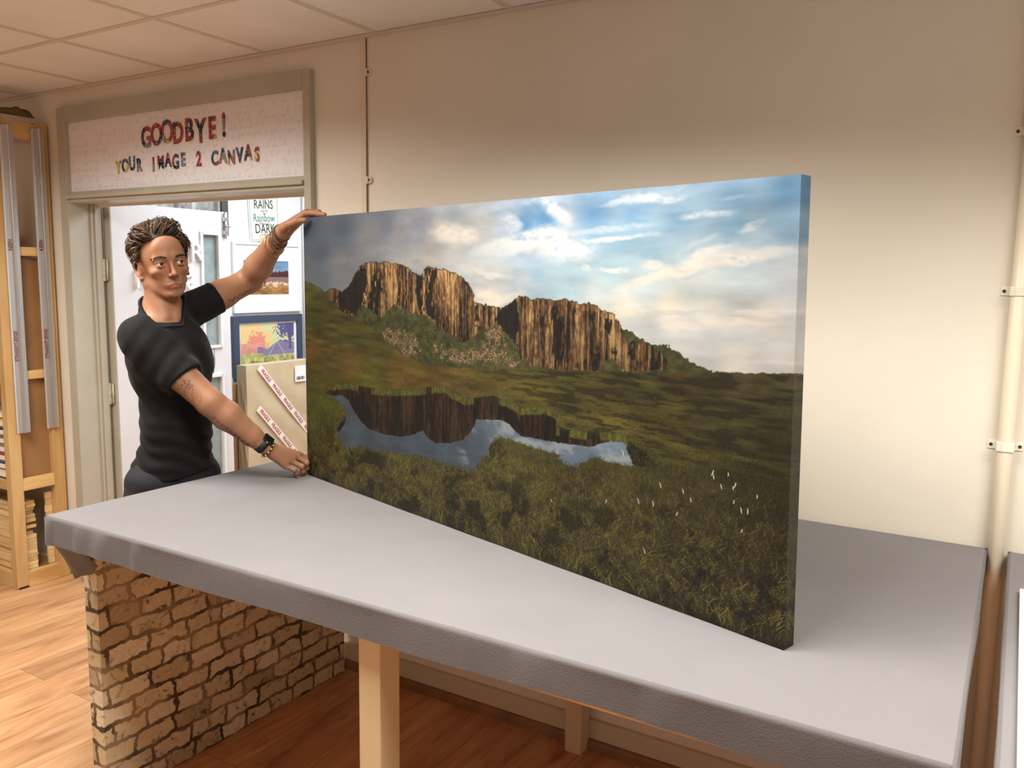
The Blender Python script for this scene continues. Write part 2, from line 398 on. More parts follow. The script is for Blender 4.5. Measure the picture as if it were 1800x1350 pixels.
bb.box((LX1 + .004, .895, 1.995), (LX1 + .022, .923, 2.018)); bb.box((LX1 + .004, .895, 1.915), (LX1 + .022, .923, 1.938)); bb.tube([(LX1 + .014, .909, 1.965), (LX1 + .045, .915, 1.962)], .007, 10)
bb.build('bolt', mat('nickel', (200, 200, 204), .25, metal=.9), parent=leaf)
ink = MB()
random.seed(4)
for k in range(9):
    y = .79 + random.uniform(-.03, .03); z = 1.10 + k * .012
    ink.tube([(LX1 + .0012, .795, 1.075), (LX1 + .0012, .795 + (y - .795) * .6, (z + 1.075) / 2 + .02), (LX1 + .0012, y, z + random.uniform(0, .05))], [.002, .0022, .0006], 5)
ink.build('ink_drawing', mat('black_ink', (30, 30, 30), .6), parent=leaf)
# white block letters on the leaf
LET = mat('white_letter', (244, 244, 246), .4)
def wletter(ch, y, z, h, lab):
    o = text_obj('block_letter', ch, h * 1.42, LET, (LX1 + .012, y, z), (0, 1, 0), (0, 0, 1), extrude=.0115, bold=0)
    tag(o, lab, 'letter', 'white letters on the open door')
wletter('R', .690, 1.797, .105, 'white block letter R on the open door right of the man\'s head')
wletter('&', .632, 1.688, .075, 'white ampersand on the open door directly under the letter R')
wletter('S', .640, 1.585, .085, 'white block letter lowest under the ampersand on the open door')
wletter('M', .338, 1.640, .105, 'white block letter behind the man\'s neck, left on the open door')
# ------------------------------------------------------------------ the big table
TZ = .96
def brick_mat():
    m = bpy.data.materials.new('stone_block_wallpaper'); m.use_nodes = True; nt = m.node_tree; N = nt.nodes; L = nt.links; b = N['Principled BSDF']
    tc = N.new('ShaderNodeTexCoord'); sp = N.new('ShaderNodeSeparateXYZ'); L.new(tc.outputs['Object'], sp.inputs[0])
    a = N.new('ShaderNodeMath'); a.operation = 'ADD'; L.new(sp.outputs[0], a.inputs[0]); L.new(sp.outputs[1], a.inputs[1])
    cb = N.new('ShaderNodeCombineXYZ'); L.new(a.outputs[0], cb.inputs[0]); L.new(sp.outputs[2], cb.inputs[1])
    n = N.new('ShaderNodeTexNoise'); n.inputs['Scale'].default_value = 13; n.inputs['Detail'].default_value = 5; n.inputs['Roughness'].default_value = .62; L.new(cb.outputs[0], n.inputs['Vector'])
    s1 = N.new('ShaderNodeVectorMath'); s1.operation = 'SUBTRACT'; s1.inputs[1].default_value = (.5, .5, .5); L.new(n.outputs['Color'], s1.inputs[0])
    s2 = N.new('ShaderNodeVectorMath'); s2.operation = 'MULTIPLY'; s2.inputs[1].default_value = (.060, .052, 0); L.new(s1.outputs[0], s2.inputs[0])
    ad = N.new('ShaderNodeVectorMath'); ad.operation = 'ADD'; L.new(cb.outputs[0], ad.inputs[0]); L.new(s2.outputs[0], ad.inputs[1])
    br = N.new('ShaderNodeTexBrick'); br.offset = .43; br.squash = .78; br.squash_frequency = 3
    br.inputs['Scale'].default_value = 1; br.inputs['Brick Width'].default_value = .148; br.inputs['Row Height'].default_value = .064
    br.inputs['Mortar Size'].default_value = .0075; br.inputs['Mortar Smooth'].default_value = .25
    br.inputs['Color1'].default_value = (0, 0, 0, 1); br.inputs['Color2'].default_value = (1, 1, 1, 1); br.inputs['Mortar'].default_value = (.3, .3, .3, 1)
    L.new(ad.outputs[0], br.inputs['Vector'])
    r = ramp(N, [(0, (206, 194, 164)), (.35, (222, 212, 184)), (.6, (178, 164, 136)), (.8, (236, 230, 212)), (1, (208, 198, 172))]); L.new(br.outputs['Color'], r.inputs[0])
    n2 = N.new('ShaderNodeTexNoise'); n2.inputs['Scale'].default_value = 21; n2.inputs['Detail'].default_value = 7; n2.inputs['Roughness'].default_value = .65; n2.inputs['Distortion'].default_value = 1.5; L.new(cb.outputs[0], n2.inputs['Vector'])
    r2 = ramp(N, [(.33, (60, 48, 36)), (.38, (190, 180, 160)), (.44, (236, 230, 218)), (.68, (255, 250, 238))]); L.new(n2.outputs['Fac'], r2.inputs[0])
    mu = N.new('ShaderNodeMix'); mu.data_type = 'RGBA'; mu.blend_type = 'MULTIPLY'; mu.inputs['Factor'].default_value = .92; L.new(r.outputs[0], mu.inputs['A']); L.new(r2.outputs[0], mu.inputs['B'])
    n4 = N.new('ShaderNodeTexNoise'); n4.inputs['Scale'].default_value = 6; n4.inputs['Detail'].default_value = 3; L.new(cb.outputs[0], n4.inputs['Vector'])
    r4 = ramp(N, [(.42, (150, 132, 104)), (.58, (74, 62, 50))]); L.new(n4.outputs['Fac'], r4.inputs[0])
    mo = N.new('ShaderNodeMix'); mo.data_type = 'RGBA'; L.new(br.outputs['Fac'], mo.inputs['Factor']); L.new(mu.outputs['Result'], mo.inputs['A']); L.new(r4.outputs[0], mo.inputs['B'])
    L.new(mo.outputs['Result'], b.inputs['Base Color']); b.inputs['Roughness'].default_value = .7
    return m
BRICK = brick_mat()
table = thing('work_table', 'large workbench under grey felt with cream square legs and a stone-print end panel', 'table', (-1.23, -.625, 0))
MB().box((-2.428, -1.240, .874), (-.042, -.012, .9565)).build('tabletop', PINE, parent=table)
for (x, y) in ((-1.235, -1.222), (-1.280, -.088), (-.14, -1.222), (-.14, -.088)):
    MB().box((x, y, 0), (x + .063, y + .070, .8738)).build('leg', CREAM, parent=table, bevel=.002)
sp_ = MB().box((-2.422, -1.147, 0), (-2.357, -.057, .8738)).build('side_panel', BRICK, parent=table)
sp_['label'] = 'end panel covered in stone block wallpaper'

def cover(name, owner, x0, x1, y0, y1, z, drop, label, folds, sides, tex=FABRIC):
    """felt pulled over a board: flat top, softly rounded edge, skirt with small vertical folds"""
    mb = MB(); rnd = random.Random(7)
    ph = [(rnd.uniform(20, 60), rnd.uniform(0, 6.3)) for _ in range(6)]
    def fold(s):
        t = sum(math.sin(f * s + p) for f, p in ph) / 6
        env = sum(math.exp(-((s - c) / w_) ** 2) * a_ for c, w_, a_ in folds)
        return max(0, t) * env * .012 + .0015 * math.sin(9 * s)
    rr = .007
    # top grid
    nx, ny = 90, 46
    vs = []; fs = []
    for j in range(ny + 1):
        for i in range(nx + 1):
            x = x0 + rr + (x1 - x0 - 2 * rr) * i / nx; y = y0 + rr + (y1 - y0 - 2 * rr) * j / ny
            e = min(i, nx - i, j, ny - j); k = min(1, e / 3)
            dz = .0004 * (math.sin(x * 7 + y * 5) + math.sin(x * 17 - y * 11) + math.sin(x * 3.1 + y * 23)) * k
            vs.append((x, y, z + dz))
    for j in range(ny):
        for i in range(nx):
            a = j * (nx + 1) + i; fs.append((a, a + 1, a + nx + 2, a + nx + 1))
    mb.add(vs, fs, True)
    prof = [(rr, 0), (rr * .35, -rr * .3), (0, -rr * .9), (0, -rr * 1.6), (0, -.03), (0, -.05), (0, -drop)]
    mk = MB()
    def skirt(p, q, nrm, s0, lenx):
        n = max(8, int(lenx / .006)); vs = []; fs = []
        for i in range(n + 1):
            t = i / n; s = s0 + t * lenx
            for k, (inn, dz) in enumerate(prof):
                a = min(1, max(0, (k - 2) / 3)) * (fold(s) if 0.004 < t < .996 else 0)
                zz = z + dz + (0.012 * (s / 2.4) if k == len(prof) - 1 else 0) + (.003 * math.sin(s * 8) if k == len(prof) - 1 else 0)
                vs.append((p[0] + (q[0] - p[0]) * t + nrm[0] * (a - inn), p[1] + (q[1] - p[1]) * t + nrm[1] * (a - inn), zz))
        m_ = len(prof)
        for i in range(n):
            for k in range(m_ - 1):
                a = i * m_ + k; fs.append((a, a + 1, a + m_ + 1, a + m_))
        mk.add(vs, fs, True)
    if 'f' in sides: skirt((x0, y0), (x1, y0), (0, -1), 0, x1 - x0)
    if 'l' in sides: skirt((x0, y1), (x0, y0), (-1, 0), 8, y1 - y0)
    if 'r' in sides: skirt((x1, y0), (x1, y1), (1, 0), 5, y1 - y0)
    if 'b' in sides: skirt((x1, y1), (x0, y1), (0, 1), 12, x1 - x0)
    o = mb.build(name, tex, parent=owner)
    sk = mk.build('skirt', FABRIC_SHADED, parent=o); sk['label'] = 'edge of the felt wrapped down over the board, shade painted into its grey'
    o['label'] = label
    return o
cov = cover('felt_cover', table, -2.440, -.030, -1.250, -.011, TZ, .088, 'pale grey felt pulled over the board',
            [(.05, .10, 1.3), (.22, .12, 1.5), (.42, .06, 1.2), (1.55, .12, .6), (1.85, .2, .35)], 'flrb')
# loose corner of the felt hanging under the left end
fl = MB()
top_ = [(-2.434, -.98, .873), (-2.436, -1.08, .873), (-2.434, -1.17, .874), (-2.428, -1.236, .874), (-2.385, -1.243, .876), (-2.32, -1.240, .878), (-2.27, -1.236, .878)]
bot_ = [(-2.430, -1.00, .850), (-2.425, -1.06, .80), (-2.412, -1.13, .765), (-2.398, -1.188, .752), (-2.376, -1.182, .765), (-2.335, -1.172, .775), (-2.292, -1.180, .812)]
rows = 8; vs = []; fs = []
for j in range(rows + 1):
    t = j / rows
    for i, (a, b_) in enumerate(zip(top_, bot_)):
        bul = math.sin(t * PI) * (.007 if i % 2 else -.002)
        vs.append((a[0] + (b_[0] - a[0]) * t - bul * .4, a[1] + (b_[1] - a[1]) * t + bul, a[2] + (b_[2] - a[2]) * t))
for j in range(rows):
    for i in range(len(top_) - 1):
        a = j * len(top_) + i; fs.append((a, a + 1, a + len(top_) + 1, a + len(top_)))
fl.add(vs, fs, True)
fo = fl.build('hanging_corner', FABRIC_SHADED, parent=cov); fo['label'] = 'loose corner of the felt hanging below the bench end'
sm = fo.modifiers.new('solid', 'SOLIDIFY'); sm.thickness = .002
# second bench on the right
table2 = thing('work_table', 'second grey-topped workbench at the right edge, across the narrow gap', 'table', (.8, -.75, 0))
MB().box((.045, -1.55, .874), (1.60, -.012, .9565)).build('tabletop', PINE, parent=table2)
for (x, y) in ((.10, -1.50), (1.50, -1.50), (.10, -.10), (1.50, -.10)):
    MB().box((x, y, 0), (x + .063, y + .07, .8738)).build('leg', CREAM, parent=table2, bevel=.002)
cov2 = cover('felt_cover', table2, .018, 1.61, -1.56, -.011, TZ, .086, 'pale grey felt pulled over the board', [(.3, .3, .4)], 'flrb')
# white slotted cutting guide lying on it
gd = thing('cutting_guide', 'white slotted guide strip with black knob lying on the right bench', 'guide', (.25, -.85, TZ + .001))
GW = mat('guide_white', (240, 236, 222), .4)
g = MB(); g.box((.046, -1.45, TZ + .0015), (.42, -.36, TZ + .012)); g.box((.075, -1.45, TZ + .012), (.42, -.36, TZ + .026)); g.build('base', GW, parent=gd, bevel=.002)
g = MB()
for k in range(95):
    y = -1.44 + k * .0112; g.box((.055, y, TZ + .0118), (.066, y + .0045, TZ + .0126))
g.build('slot_row', mat('slot_grey', (170, 160, 140), .6), parent=gd)
g = MB().tube([(.105, -.62, TZ + .026), (.105, -.62, TZ + .05)], [.02, .017], 18); g.build('knob', BLACK, parent=gd)

# ------------------------------------------------------------------ the landscape canvas
# outlines of the printed landscape in the print's own coordinates (0..1 across, 0..1 up)
ART = {
 'hill': [(-0.0044,0.7627),(0.0211,0.7568),(0.0439,0.7426),(0.0762,0.7227),(0.0995,0.6905),(0.1301,0.6575),(0.1673,0.6423),(0.1961,0.6289),(0.2206,0.6116),(0.2412,0.5943),(0.258,0.575),(0.2778,0.5564),(0.2972,0.5401),(0.3225,0.527),(0.3503,0.5167),(0.3947,0.4934),(0.3948,0.4023),(-0.0417,0.2973),(-0.0329,0.7619)],
 'rock_a': [(0.0742,0.7227),(0.0882,0.7316),(0.104,0.7364),(0.1195,0.7329),(0.1327,0.7253),(0.1492,0.6814),(0.1746,0.6389),(0.13,0.6555),(0.0995,0.6864)],
 'cliff_a': [(0.1327,0.7253),(0.1479,0.7362),(0.1573,0.7466),(0.1685,0.771),(0.1796,0.7931),(0.1923,0.8149),(0.2082,0.8266),(0.2256,0.8312),(0.2493,0.8302),(0.2789,0.8319),(0.2981,0.8261),(0.317,0.8224),(0.3354,0.8095),(0.3505,0.797),(0.3624,0.7899),(0.3668,0.7828),(0.3668,0.7613),(0.3697,0.7182),(0.3742,0.668),(0.3653,0.66),(0.3564,0.6738),(0.3443,0.6655),(0.3321,0.6755),(0.3229,0.6841),(0.3103,0.6775),(0.304,0.6846),(0.2945,0.6914),(0.2848,0.6794),(0.2716,0.6593),(0.2583,0.6466),(0.2415,0.6528),(0.2348,0.6639),(0.2245,0.669),(0.2106,0.6758),(0.2001,0.6849),(0.1893,0.6722),(0.1782,0.6393),(0.1636,0.642),(0.1414,0.6564),(0.1112,0.6913)],
 'cliff_b': [(0.3668,0.7828),(0.3727,0.7972),(0.3799,0.8097),(0.3886,0.815),(0.4056,0.8116),(0.425,0.8075),(0.4414,0.8014),(0.4574,0.7913),(0.4732,0.7798),(0.4836,0.7649),(0.4914,0.7485),(0.4966,0.732),(0.4987,0.7087),(0.5007,0.6788),(0.5034,0.6489),(0.5061,0.6223),(0.4973,0.6078),(0.4845,0.5993),(0.4768,0.5897),(0.4636,0.5896),(0.4502,0.6017),(0.4393,0.6125),(0.4256,0.6179),(0.4116,0.6251),(0.4002,0.6417),(0.3887,0.6549),(0.3742,0.668),(0.3683,0.7181)],
 'cliff_c': [(0.4992,0.7088),(0.5118,0.7096),(0.5266,0.704),(0.5411,0.7028),(0.553,0.6978),(0.5484,0.6828),(0.5451,0.6565),(0.5368,0.6392),(0.5271,0.6348),(0.5197,0.6373),(0.5098,0.6328),(0.5034,0.6522)],
 'cliff_d': [(0.5559,0.6993),(0.5688,0.7056),(0.5802,0.717),(0.5876,0.7297),(0.595,0.7354),(0.6061,0.7325),(0.6159,0.7272),(0.6373,0.7291),(0.6604,0.7278),(0.6783,0.7309),(0.6916,0.7265),(0.7046,0.7208),(0.7173,0.7226),(0.734,0.7183),(0.7413,0.7084),(0.7505,0.7044),(0.7606,0.6975),(0.7667,0.6855),(0.7718,0.6721),(0.7759,0.6617),(0.7792,0.6419),(0.7843,0.6271),(0.7928,0.6344),(0.8058,0.6393),(0.8152,0.6315),(0.8189,0.6284),(0.8263,0.6211),(0.8355,0.6105),(0.8428,0.5998),(0.8416,0.5728),(0.7998,0.5648),(0.741,0.5535),(0.6988,0.5455),(0.6676,0.5429),(0.6302,0.5428),(0.6132,0.5432),(0.5982,0.5547),(0.5891,0.5852),(0.5774,0.612),(0.5644,0.6283),(0.5484,0.6517),(0.5456,0.6732)],
 'back_hill': [(0.7759,0.6617),(0.7846,0.6611),(0.7943,0.6531),(0.8057,0.6423),(0.8189,0.629),(0.8315,0.6302),(0.8439,0.629),(0.8545,0.6209),(0.8633,0.6106),(0.8737,0.6007),(0.8839,0.5924),(0.8938,0.587),(0.9037,0.5804),(0.871,0.574),(0.7808,0.558),(0.7792,0.6419)],
 'talus': [(0.1746,0.6389),(0.1893,0.6722),(0.2106,0.6758),(0.2348,0.6639),(0.2583,0.6466),(0.2848,0.6794),(0.2945,0.6914),(0.3229,0.6841),(0.3564,0.6738),(0.3887,0.6549),(0.4116,0.6251),(0.4502,0.6017),(0.4768,0.5897),(0.5034,0.6489),(0.5197,0.6373),(0.5368,0.6392),(0.5484,0.6828),(0.5605,0.658),(0.5748,0.6145),(0.5889,0.5844),(0.6422,0.5321),(0.528,0.5184),(0.3947,0.4934),(0.3225,0.527),(0.2972,0.5401),(0.258,0.575),(0.2206,0.6116)],
 'scree_a': [(0.2581,0.5963),(0.278,0.614),(0.3038,0.6093),(0.3289,0.6047),(0.3533,0.5966),(0.3653,0.5725),(0.3653,0.5431),(0.3533,0.519),(0.335,0.5197),(0.3163,0.5317),(0.2908,0.5544),(0.2647,0.5778)],
 'scree_b': [(0.3946,0.5729),(0.4173,0.5797),(0.4368,0.5648),(0.4637,0.5689),(0.4899,0.5728),(0.5127,0.5728),(0.5224,0.601),(0.5271,0.6282),(0.5368,0.6425),(0.5511,0.6506),(0.5607,0.6257),(0.5634,0.5968),(0.5753,0.5662),(0.5938,0.5436),(0.5848,0.5339),(0.5279,0.5318),(0.4771,0.5261),(0.4369,0.5225),(0.409,0.5284)],
 'green_d': [(0.7446,0.5799),(0.7586,0.5887),(0.7728,0.5722),(0.773,0.5596),(0.7471,0.5547)],
 'shade': [[(0.1327,0.7253),(0.1685,0.771),(0.1923,0.8149),(0.2117,0.8188),(0.2183,0.7761),(0.2075,0.7248),(0.2037,0.6852),(0.1893,0.6722),(0.1782,0.6393),(0.1414,0.6564),(0.1112,0.6913)],[(0.2356,0.7957),(0.2458,0.8035),(0.2385,0.7186),(0.2279,0.6634),(0.2176,0.6704),(0.2284,0.7375)],[(0.2558,0.8035),(0.2624,0.796),(0.2588,0.7464),(0.2452,0.6996),(0.2449,0.6531),(0.2348,0.6639),(0.2385,0.7108),(0.2489,0.7575)],[(0.3564,0.7916),(0.3697,0.7829),(0.3697,0.7182),(0.3742,0.668),(0.3653,0.6673),(0.3594,0.6995),(0.3549,0.7609)],[(0.39,0.8115),(0.407,0.8011),(0.4071,0.7766),(0.4015,0.7518),(0.4001,0.7022),(0.4016,0.6419),(0.3887,0.6549),(0.38,0.6829),(0.3829,0.7189),(0.3886,0.7619)],[(0.3042,0.7481),(0.3105,0.7595),(0.312,0.7298),(0.3056,0.6922),(0.3009,0.6881)],[(0.3261,0.7489),(0.3307,0.7491),(0.3321,0.6866),(0.326,0.6861)],[(0.4992,0.7054),(0.5055,0.7075),(0.5045,0.6791),(0.5071,0.6526),(0.5021,0.6521)],[(0.5559,0.6993),(0.5876,0.7297),(0.5944,0.7231),(0.5919,0.6809),(0.5923,0.6422),(0.59,0.6208),(0.5891,0.5852),(0.5774,0.612),(0.5644,0.6283),(0.5484,0.6517),(0.5456,0.6732)],[(0.6353,0.7018),(0.6382,0.6577),(0.6349,0.6437),(0.6321,0.6708)],[(0.6572,0.7136),(0.664,0.714),(0.6646,0.674),(0.6725,0.6747),(0.6749,0.6583),(0.6719,0.6379),(0.6724,0.6045),(0.6717,0.5707),(0.6626,0.5725),(0.6532,0.5812),(0.6575,0.6091),(0.6579,0.6598)],[(0.6994,0.7133),(0.7016,0.7102),(0.7021,0.6777),(0.7006,0.6742)],[(0.7239,0.7023),(0.7282,0.6962),(0.7289,0.6546),(0.7268,0.6576),(0.7244,0.6766)],[(0.729,0.5902),(0.734,0.5974),(0.7374,0.5819),(0.7379,0.5536),(0.7286,0.5518)],[(0.7468,0.6852),(0.7559,0.6829),(0.7566,0.6421),(0.7525,0.6479),(0.7481,0.6695)],[(0.7834,0.6239),(0.7919,0.6282),(0.7932,0.5635),(0.786,0.5901)],[(0.822,0.6083),(0.8247,0.6133),(0.8283,0.5702),(0.822,0.569)],[(0.7621,0.6176),(0.765,0.6212),(0.7676,0.587),(0.7636,0.5895)],[(0.7939,0.5791),(0.8005,0.5803),(0.8008,0.565),(0.7942,0.5637)],[(0.7744,0.5882),(0.7773,0.5887),(0.7788,0.5623),(0.7759,0.5618)]],
 'pond': [(0.0705,0.3402),(0.1102,0.3856),(0.153,0.3974),(0.2008,0.3944),(0.2509,0.3977),(0.2985,0.4059),(0.3235,0.414),(0.3636,0.423),(0.3906,0.4362),(0.4278,0.4467),(0.4423,0.4337),(0.474,0.4204),(0.5011,0.427),(0.5401,0.4429),(0.5713,0.4375),(0.5956,0.4223),(0.6275,0.4305),(0.6415,0.4383),(0.6636,0.4318),(0.6652,0.3844),(0.7048,0.3891),(0.7424,0.3958),(0.778,0.4039),(0.7886,0.3904),(0.7837,0.3747),(0.7839,0.3635),(0.7965,0.3341),(0.7933,0.3245),(0.7582,0.323),(0.7436,0.3264),(0.7288,0.3241),(0.7177,0.3083),(0.7025,0.2907),(0.6868,0.2879),(0.6664,0.2989),(0.6734,0.3129),(0.6289,0.3142),(0.5877,0.3218),(0.5569,0.325),(0.538,0.3058),(0.5317,0.2814),(0.5335,0.2597),(0.5189,0.25),(0.5091,0.2283),(0.4992,0.1972),(0.4681,0.1947),(0.4467,0.1961),(0.4248,0.1927),(0.3832,0.197),(0.3395,0.1914),(0.2978,0.1819),(0.2631,0.1776),(0.227,0.1679),(0.1896,0.1713),(0.1405,0.1437),(0.1205,0.1707),(0.1056,0.2167),(0.1265,0.2508),(0.1419,0.2772),(0.1322,0.3077),(0.0915,0.3367)],
 'refl': [(0.0705,0.3402),(0.1102,0.3856),(0.153,0.3974),(0.2985,0.4059),(0.3906,0.4362),(0.4278,0.4467),(0.4423,0.4337),(0.474,0.4204),(0.5401,0.4429),(0.5956,0.4223),(0.6635,0.4358),(0.6651,0.3875),(0.7048,0.3903),(0.7424,0.3958),(0.778,0.4039),(0.7746,0.3972),(0.7572,0.3774),(0.7245,0.3521),(0.6657,0.3448),(0.6862,0.3457),(0.6593,0.345),(0.6199,0.3428),(0.5994,0.3406),(0.5874,0.3518),(0.572,0.3688),(0.5565,0.3752),(0.5015,0.3619),(0.4983,0.3474),(0.4883,0.3171),(0.4677,0.2876),(0.4393,0.27),(0.4023,0.2589),(0.3831,0.2703),(0.3715,0.2911),(0.3477,0.269),(0.3149,0.2513),(0.2634,0.243),(0.2137,0.2489),(0.1904,0.2689),(0.1667,0.3057),(0.1523,0.3347),(0.1276,0.3507),(0.1071,0.3404)],
 'refl_shade': [[(0.1574,0.3468),(0.1912,0.3603),(0.2279,0.3112),(0.2276,0.253),(0.1904,0.2689),(0.1667,0.3057)],[(0.2374,0.3712),(0.2463,0.3682),(0.2502,0.2546),(0.2367,0.2558)],[(0.3597,0.4051),(0.3753,0.4136),(0.3754,0.2923),(0.3831,0.2703),(0.3636,0.2887)],[(0.3869,0.4018),(0.402,0.415),(0.4023,0.2618),(0.387,0.2666)],[(0.2985,0.3807),(0.3069,0.3827),(0.3065,0.2512),(0.3002,0.2492)],[(0.5465,0.4314),(0.5865,0.4327),(0.5961,0.3757),(0.6024,0.3394),(0.5843,0.3552),(0.5627,0.3747),(0.5502,0.3756)],[(0.5012,0.4203),(0.5061,0.4215),(0.5082,0.366),(0.5015,0.3641)],[(0.6472,0.4275),(0.6691,0.4212),(0.6809,0.348),(0.6593,0.3491),(0.6479,0.3743)]],
 'bank': [[(0.5335,0.2597),(0.5317,0.2814),(0.538,0.3058),(0.557,0.3075),(0.5698,0.2812),(0.5638,0.2571),(0.5417,0.2447)],[(0.7839,0.3635),(0.7886,0.3876),(0.8059,0.3709),(0.8262,0.3504),(0.8297,0.338),(0.7966,0.3285)],[(0.1082,0.2175),(0.1418,0.2716),(0.1417,0.2606),(0.1261,0.2172),(0.1107,0.2069)]],
 'spk': [(0.7791,0.3542),(0.8358,0.2959),(0.8679,0.294),(0.8791,0.2783),(0.9065,0.3524),(0.9082,0.3438),(0.9181,0.3255),(0.933,0.3277),(0.9356,0.3339),(0.9345,0.2972),(0.9439,0.2821),(0.9515,0.2829),(0.9452,0.2361),(0.9626,0.321),(0.8605,0.2357),(0.8261,0.2454),(0.8041,0.2428),(0.8143,0.1206),(0.9143,0.0116),(0.9266,0.3562),(0.7534,0.2192),(0.6575,0.1803)],
 'sky': [(0.0245,0.9636,82,97,114),(0.1334,0.9559,92,106,124),(0.273,0.9554,122,132,146),(0.0541,0.8779,95,105,118),(0.0115,0.8148,110,116,122),(0.1318,0.8149,132,136,140),(0.2226,0.8921,140,144,148),(0.3046,0.8888,160,163,166),(0.3942,0.8677,182,180,176),(0.449,0.9168,222,217,208),(0.5127,0.9292,188,190,192),(0.3653,0.9396,150,158,170),(0.4487,0.9757,160,172,186),(0.5133,0.8478,190,196,200),(0.5716,0.9484,170,190,210),(0.5998,0.92,95,150,205),(0.6422,0.9319,100,158,212),(0.5724,0.8624,180,200,215),(0.6378,0.8754,215,222,225),(0.5499,0.7831,200,205,205),(0.6282,0.8,170,200,218),(0.5386,0.7179,225,220,205),(0.5961,0.7528,190,205,212),(0.6776,0.9321,200,215,228),(0.725,0.9423,120,170,215),(0.7243,0.9843,150,185,220),(0.7867,0.9367,120,168,208),(0.7859,0.9768,160,188,212),(0.7707,0.8838,150,188,212),(0.8508,0.9309,125,165,195),(0.8498,0.9754,150,178,202),(0.9218,0.9604,120,158,190),(0.9234,0.9002,128,165,190),(0.9856,0.964,100,145,182),(0.9876,0.8957,125,160,185),(0.945,0.8393,165,185,195),(0.8132,0.8552,150,185,205),(0.7544,0.8153,170,205,218),(0.8149,0.7753,195,212,215),(0.68,0.7711,180,208,218),(0.8915,0.7777,195,205,205),(0.9597,0.7799,185,198,205),(0.9903,0.8039,190,198,202),(0.7739,0.7187,225,220,205),(0.8402,0.7169,235,225,208),(0.8934,0.702,215,214,206),(0.9617,0.7084,225,218,206),(0.993,0.7113,205,207,205),(0.8174,0.6544,185,190,190),(0.8947,0.6513,188,192,192),(0.9634,0.6485,200,202,200),(0.9961,0.6062,212,210,205),(0.9315,0.5941,222,216,206),(0.8581,0.6134,205,205,200),(0.7284,0.7441,205,215,215),(0.6991,0.8008,175,205,218)],
 'ground': [(0.0097,0.7067,88,82,36),(0.0504,0.6233,70,68,28),(0.1667,0.5733,72,72,28),(0.2711,0.5478,80,78,32),(0.0274,0.4904,112,84,38),(0.1659,0.4915,108,84,38),(0.3035,0.4954,112,86,38),(0.4506,0.4951,105,84,40),(0.0471,0.4064,92,84,34),(0.2194,0.4245,95,92,34),(0.3653,0.4602,105,85,36),(0.5159,0.4739,95,84,38),(0.576,0.4949,90,80,36),(0.6836,0.5249,74,72,32),(0.7772,0.544,62,58,28),(0.8593,0.5607,70,62,32),(0.932,0.5754,72,62,36),(0.9968,0.5827,62,58,34),(0.6322,0.4752,88,82,34),(0.7329,0.4836,84,78,32),(0.8203,0.5184,66,64,28),(0.8979,0.5233,60,56,26),(0.9664,0.5398,52,50,24),(0.9986,0.5237,50,50,24),(0.7615,0.4327,96,86,34),(0.846,0.4566,78,74,30),(0.9209,0.465,60,58,26),(0.9876,0.4725,48,48,22),(0.8632,0.3941,78,76,34),(0.9365,0.4061,64,64,30),(0.9956,0.4145,60,58,24),(0.8244,0.3251,68,66,30),(0.7823,0.28,76,70,32),(0.0124,0.2205,80,84,34),(0.066,0.2796,84,88,32),(0.0425,0.0952,66,64,26),(0.1236,0.0802,88,80,36),(0.3024,0.1265,86,80,36),(0.2165,0.0109,62,58,26),(0.3952,0.1243,72,70,30),(0.0412,0.0046,48,46,20),(0.5181,0.1563,78,74,32),(0.5784,0.2482,84,82,36),(0.6354,0.2209,72,68,30),(0.6883,0.211,66,62,28),(0.4525,0.0195,52,48,22),(0.5801,0.0806,64,58,26),(0.6899,0.1016,60,56,26),(0.3021,0.0273,56,52,24),(0.7843,0.1784,62,58,26),(0.8666,0.2454,60,56,26),(0.9398,0.2789,52,50,24),(0.9988,0.3058,46,42,20),(0.6913,0.0071,58,56,24),(0.7865,0.0611,60,58,24),(0.8698,0.1085,48,44,20),(0.9433,0.1502,46,42,20),(1.0023,0.1838,40,38,18),(0.831,0.0141,52,50,22),(0.9103,0.0226,48,44,20),(0.9797,0.0683,52,46,24),(1.0067,0.0354,34,32,15)],
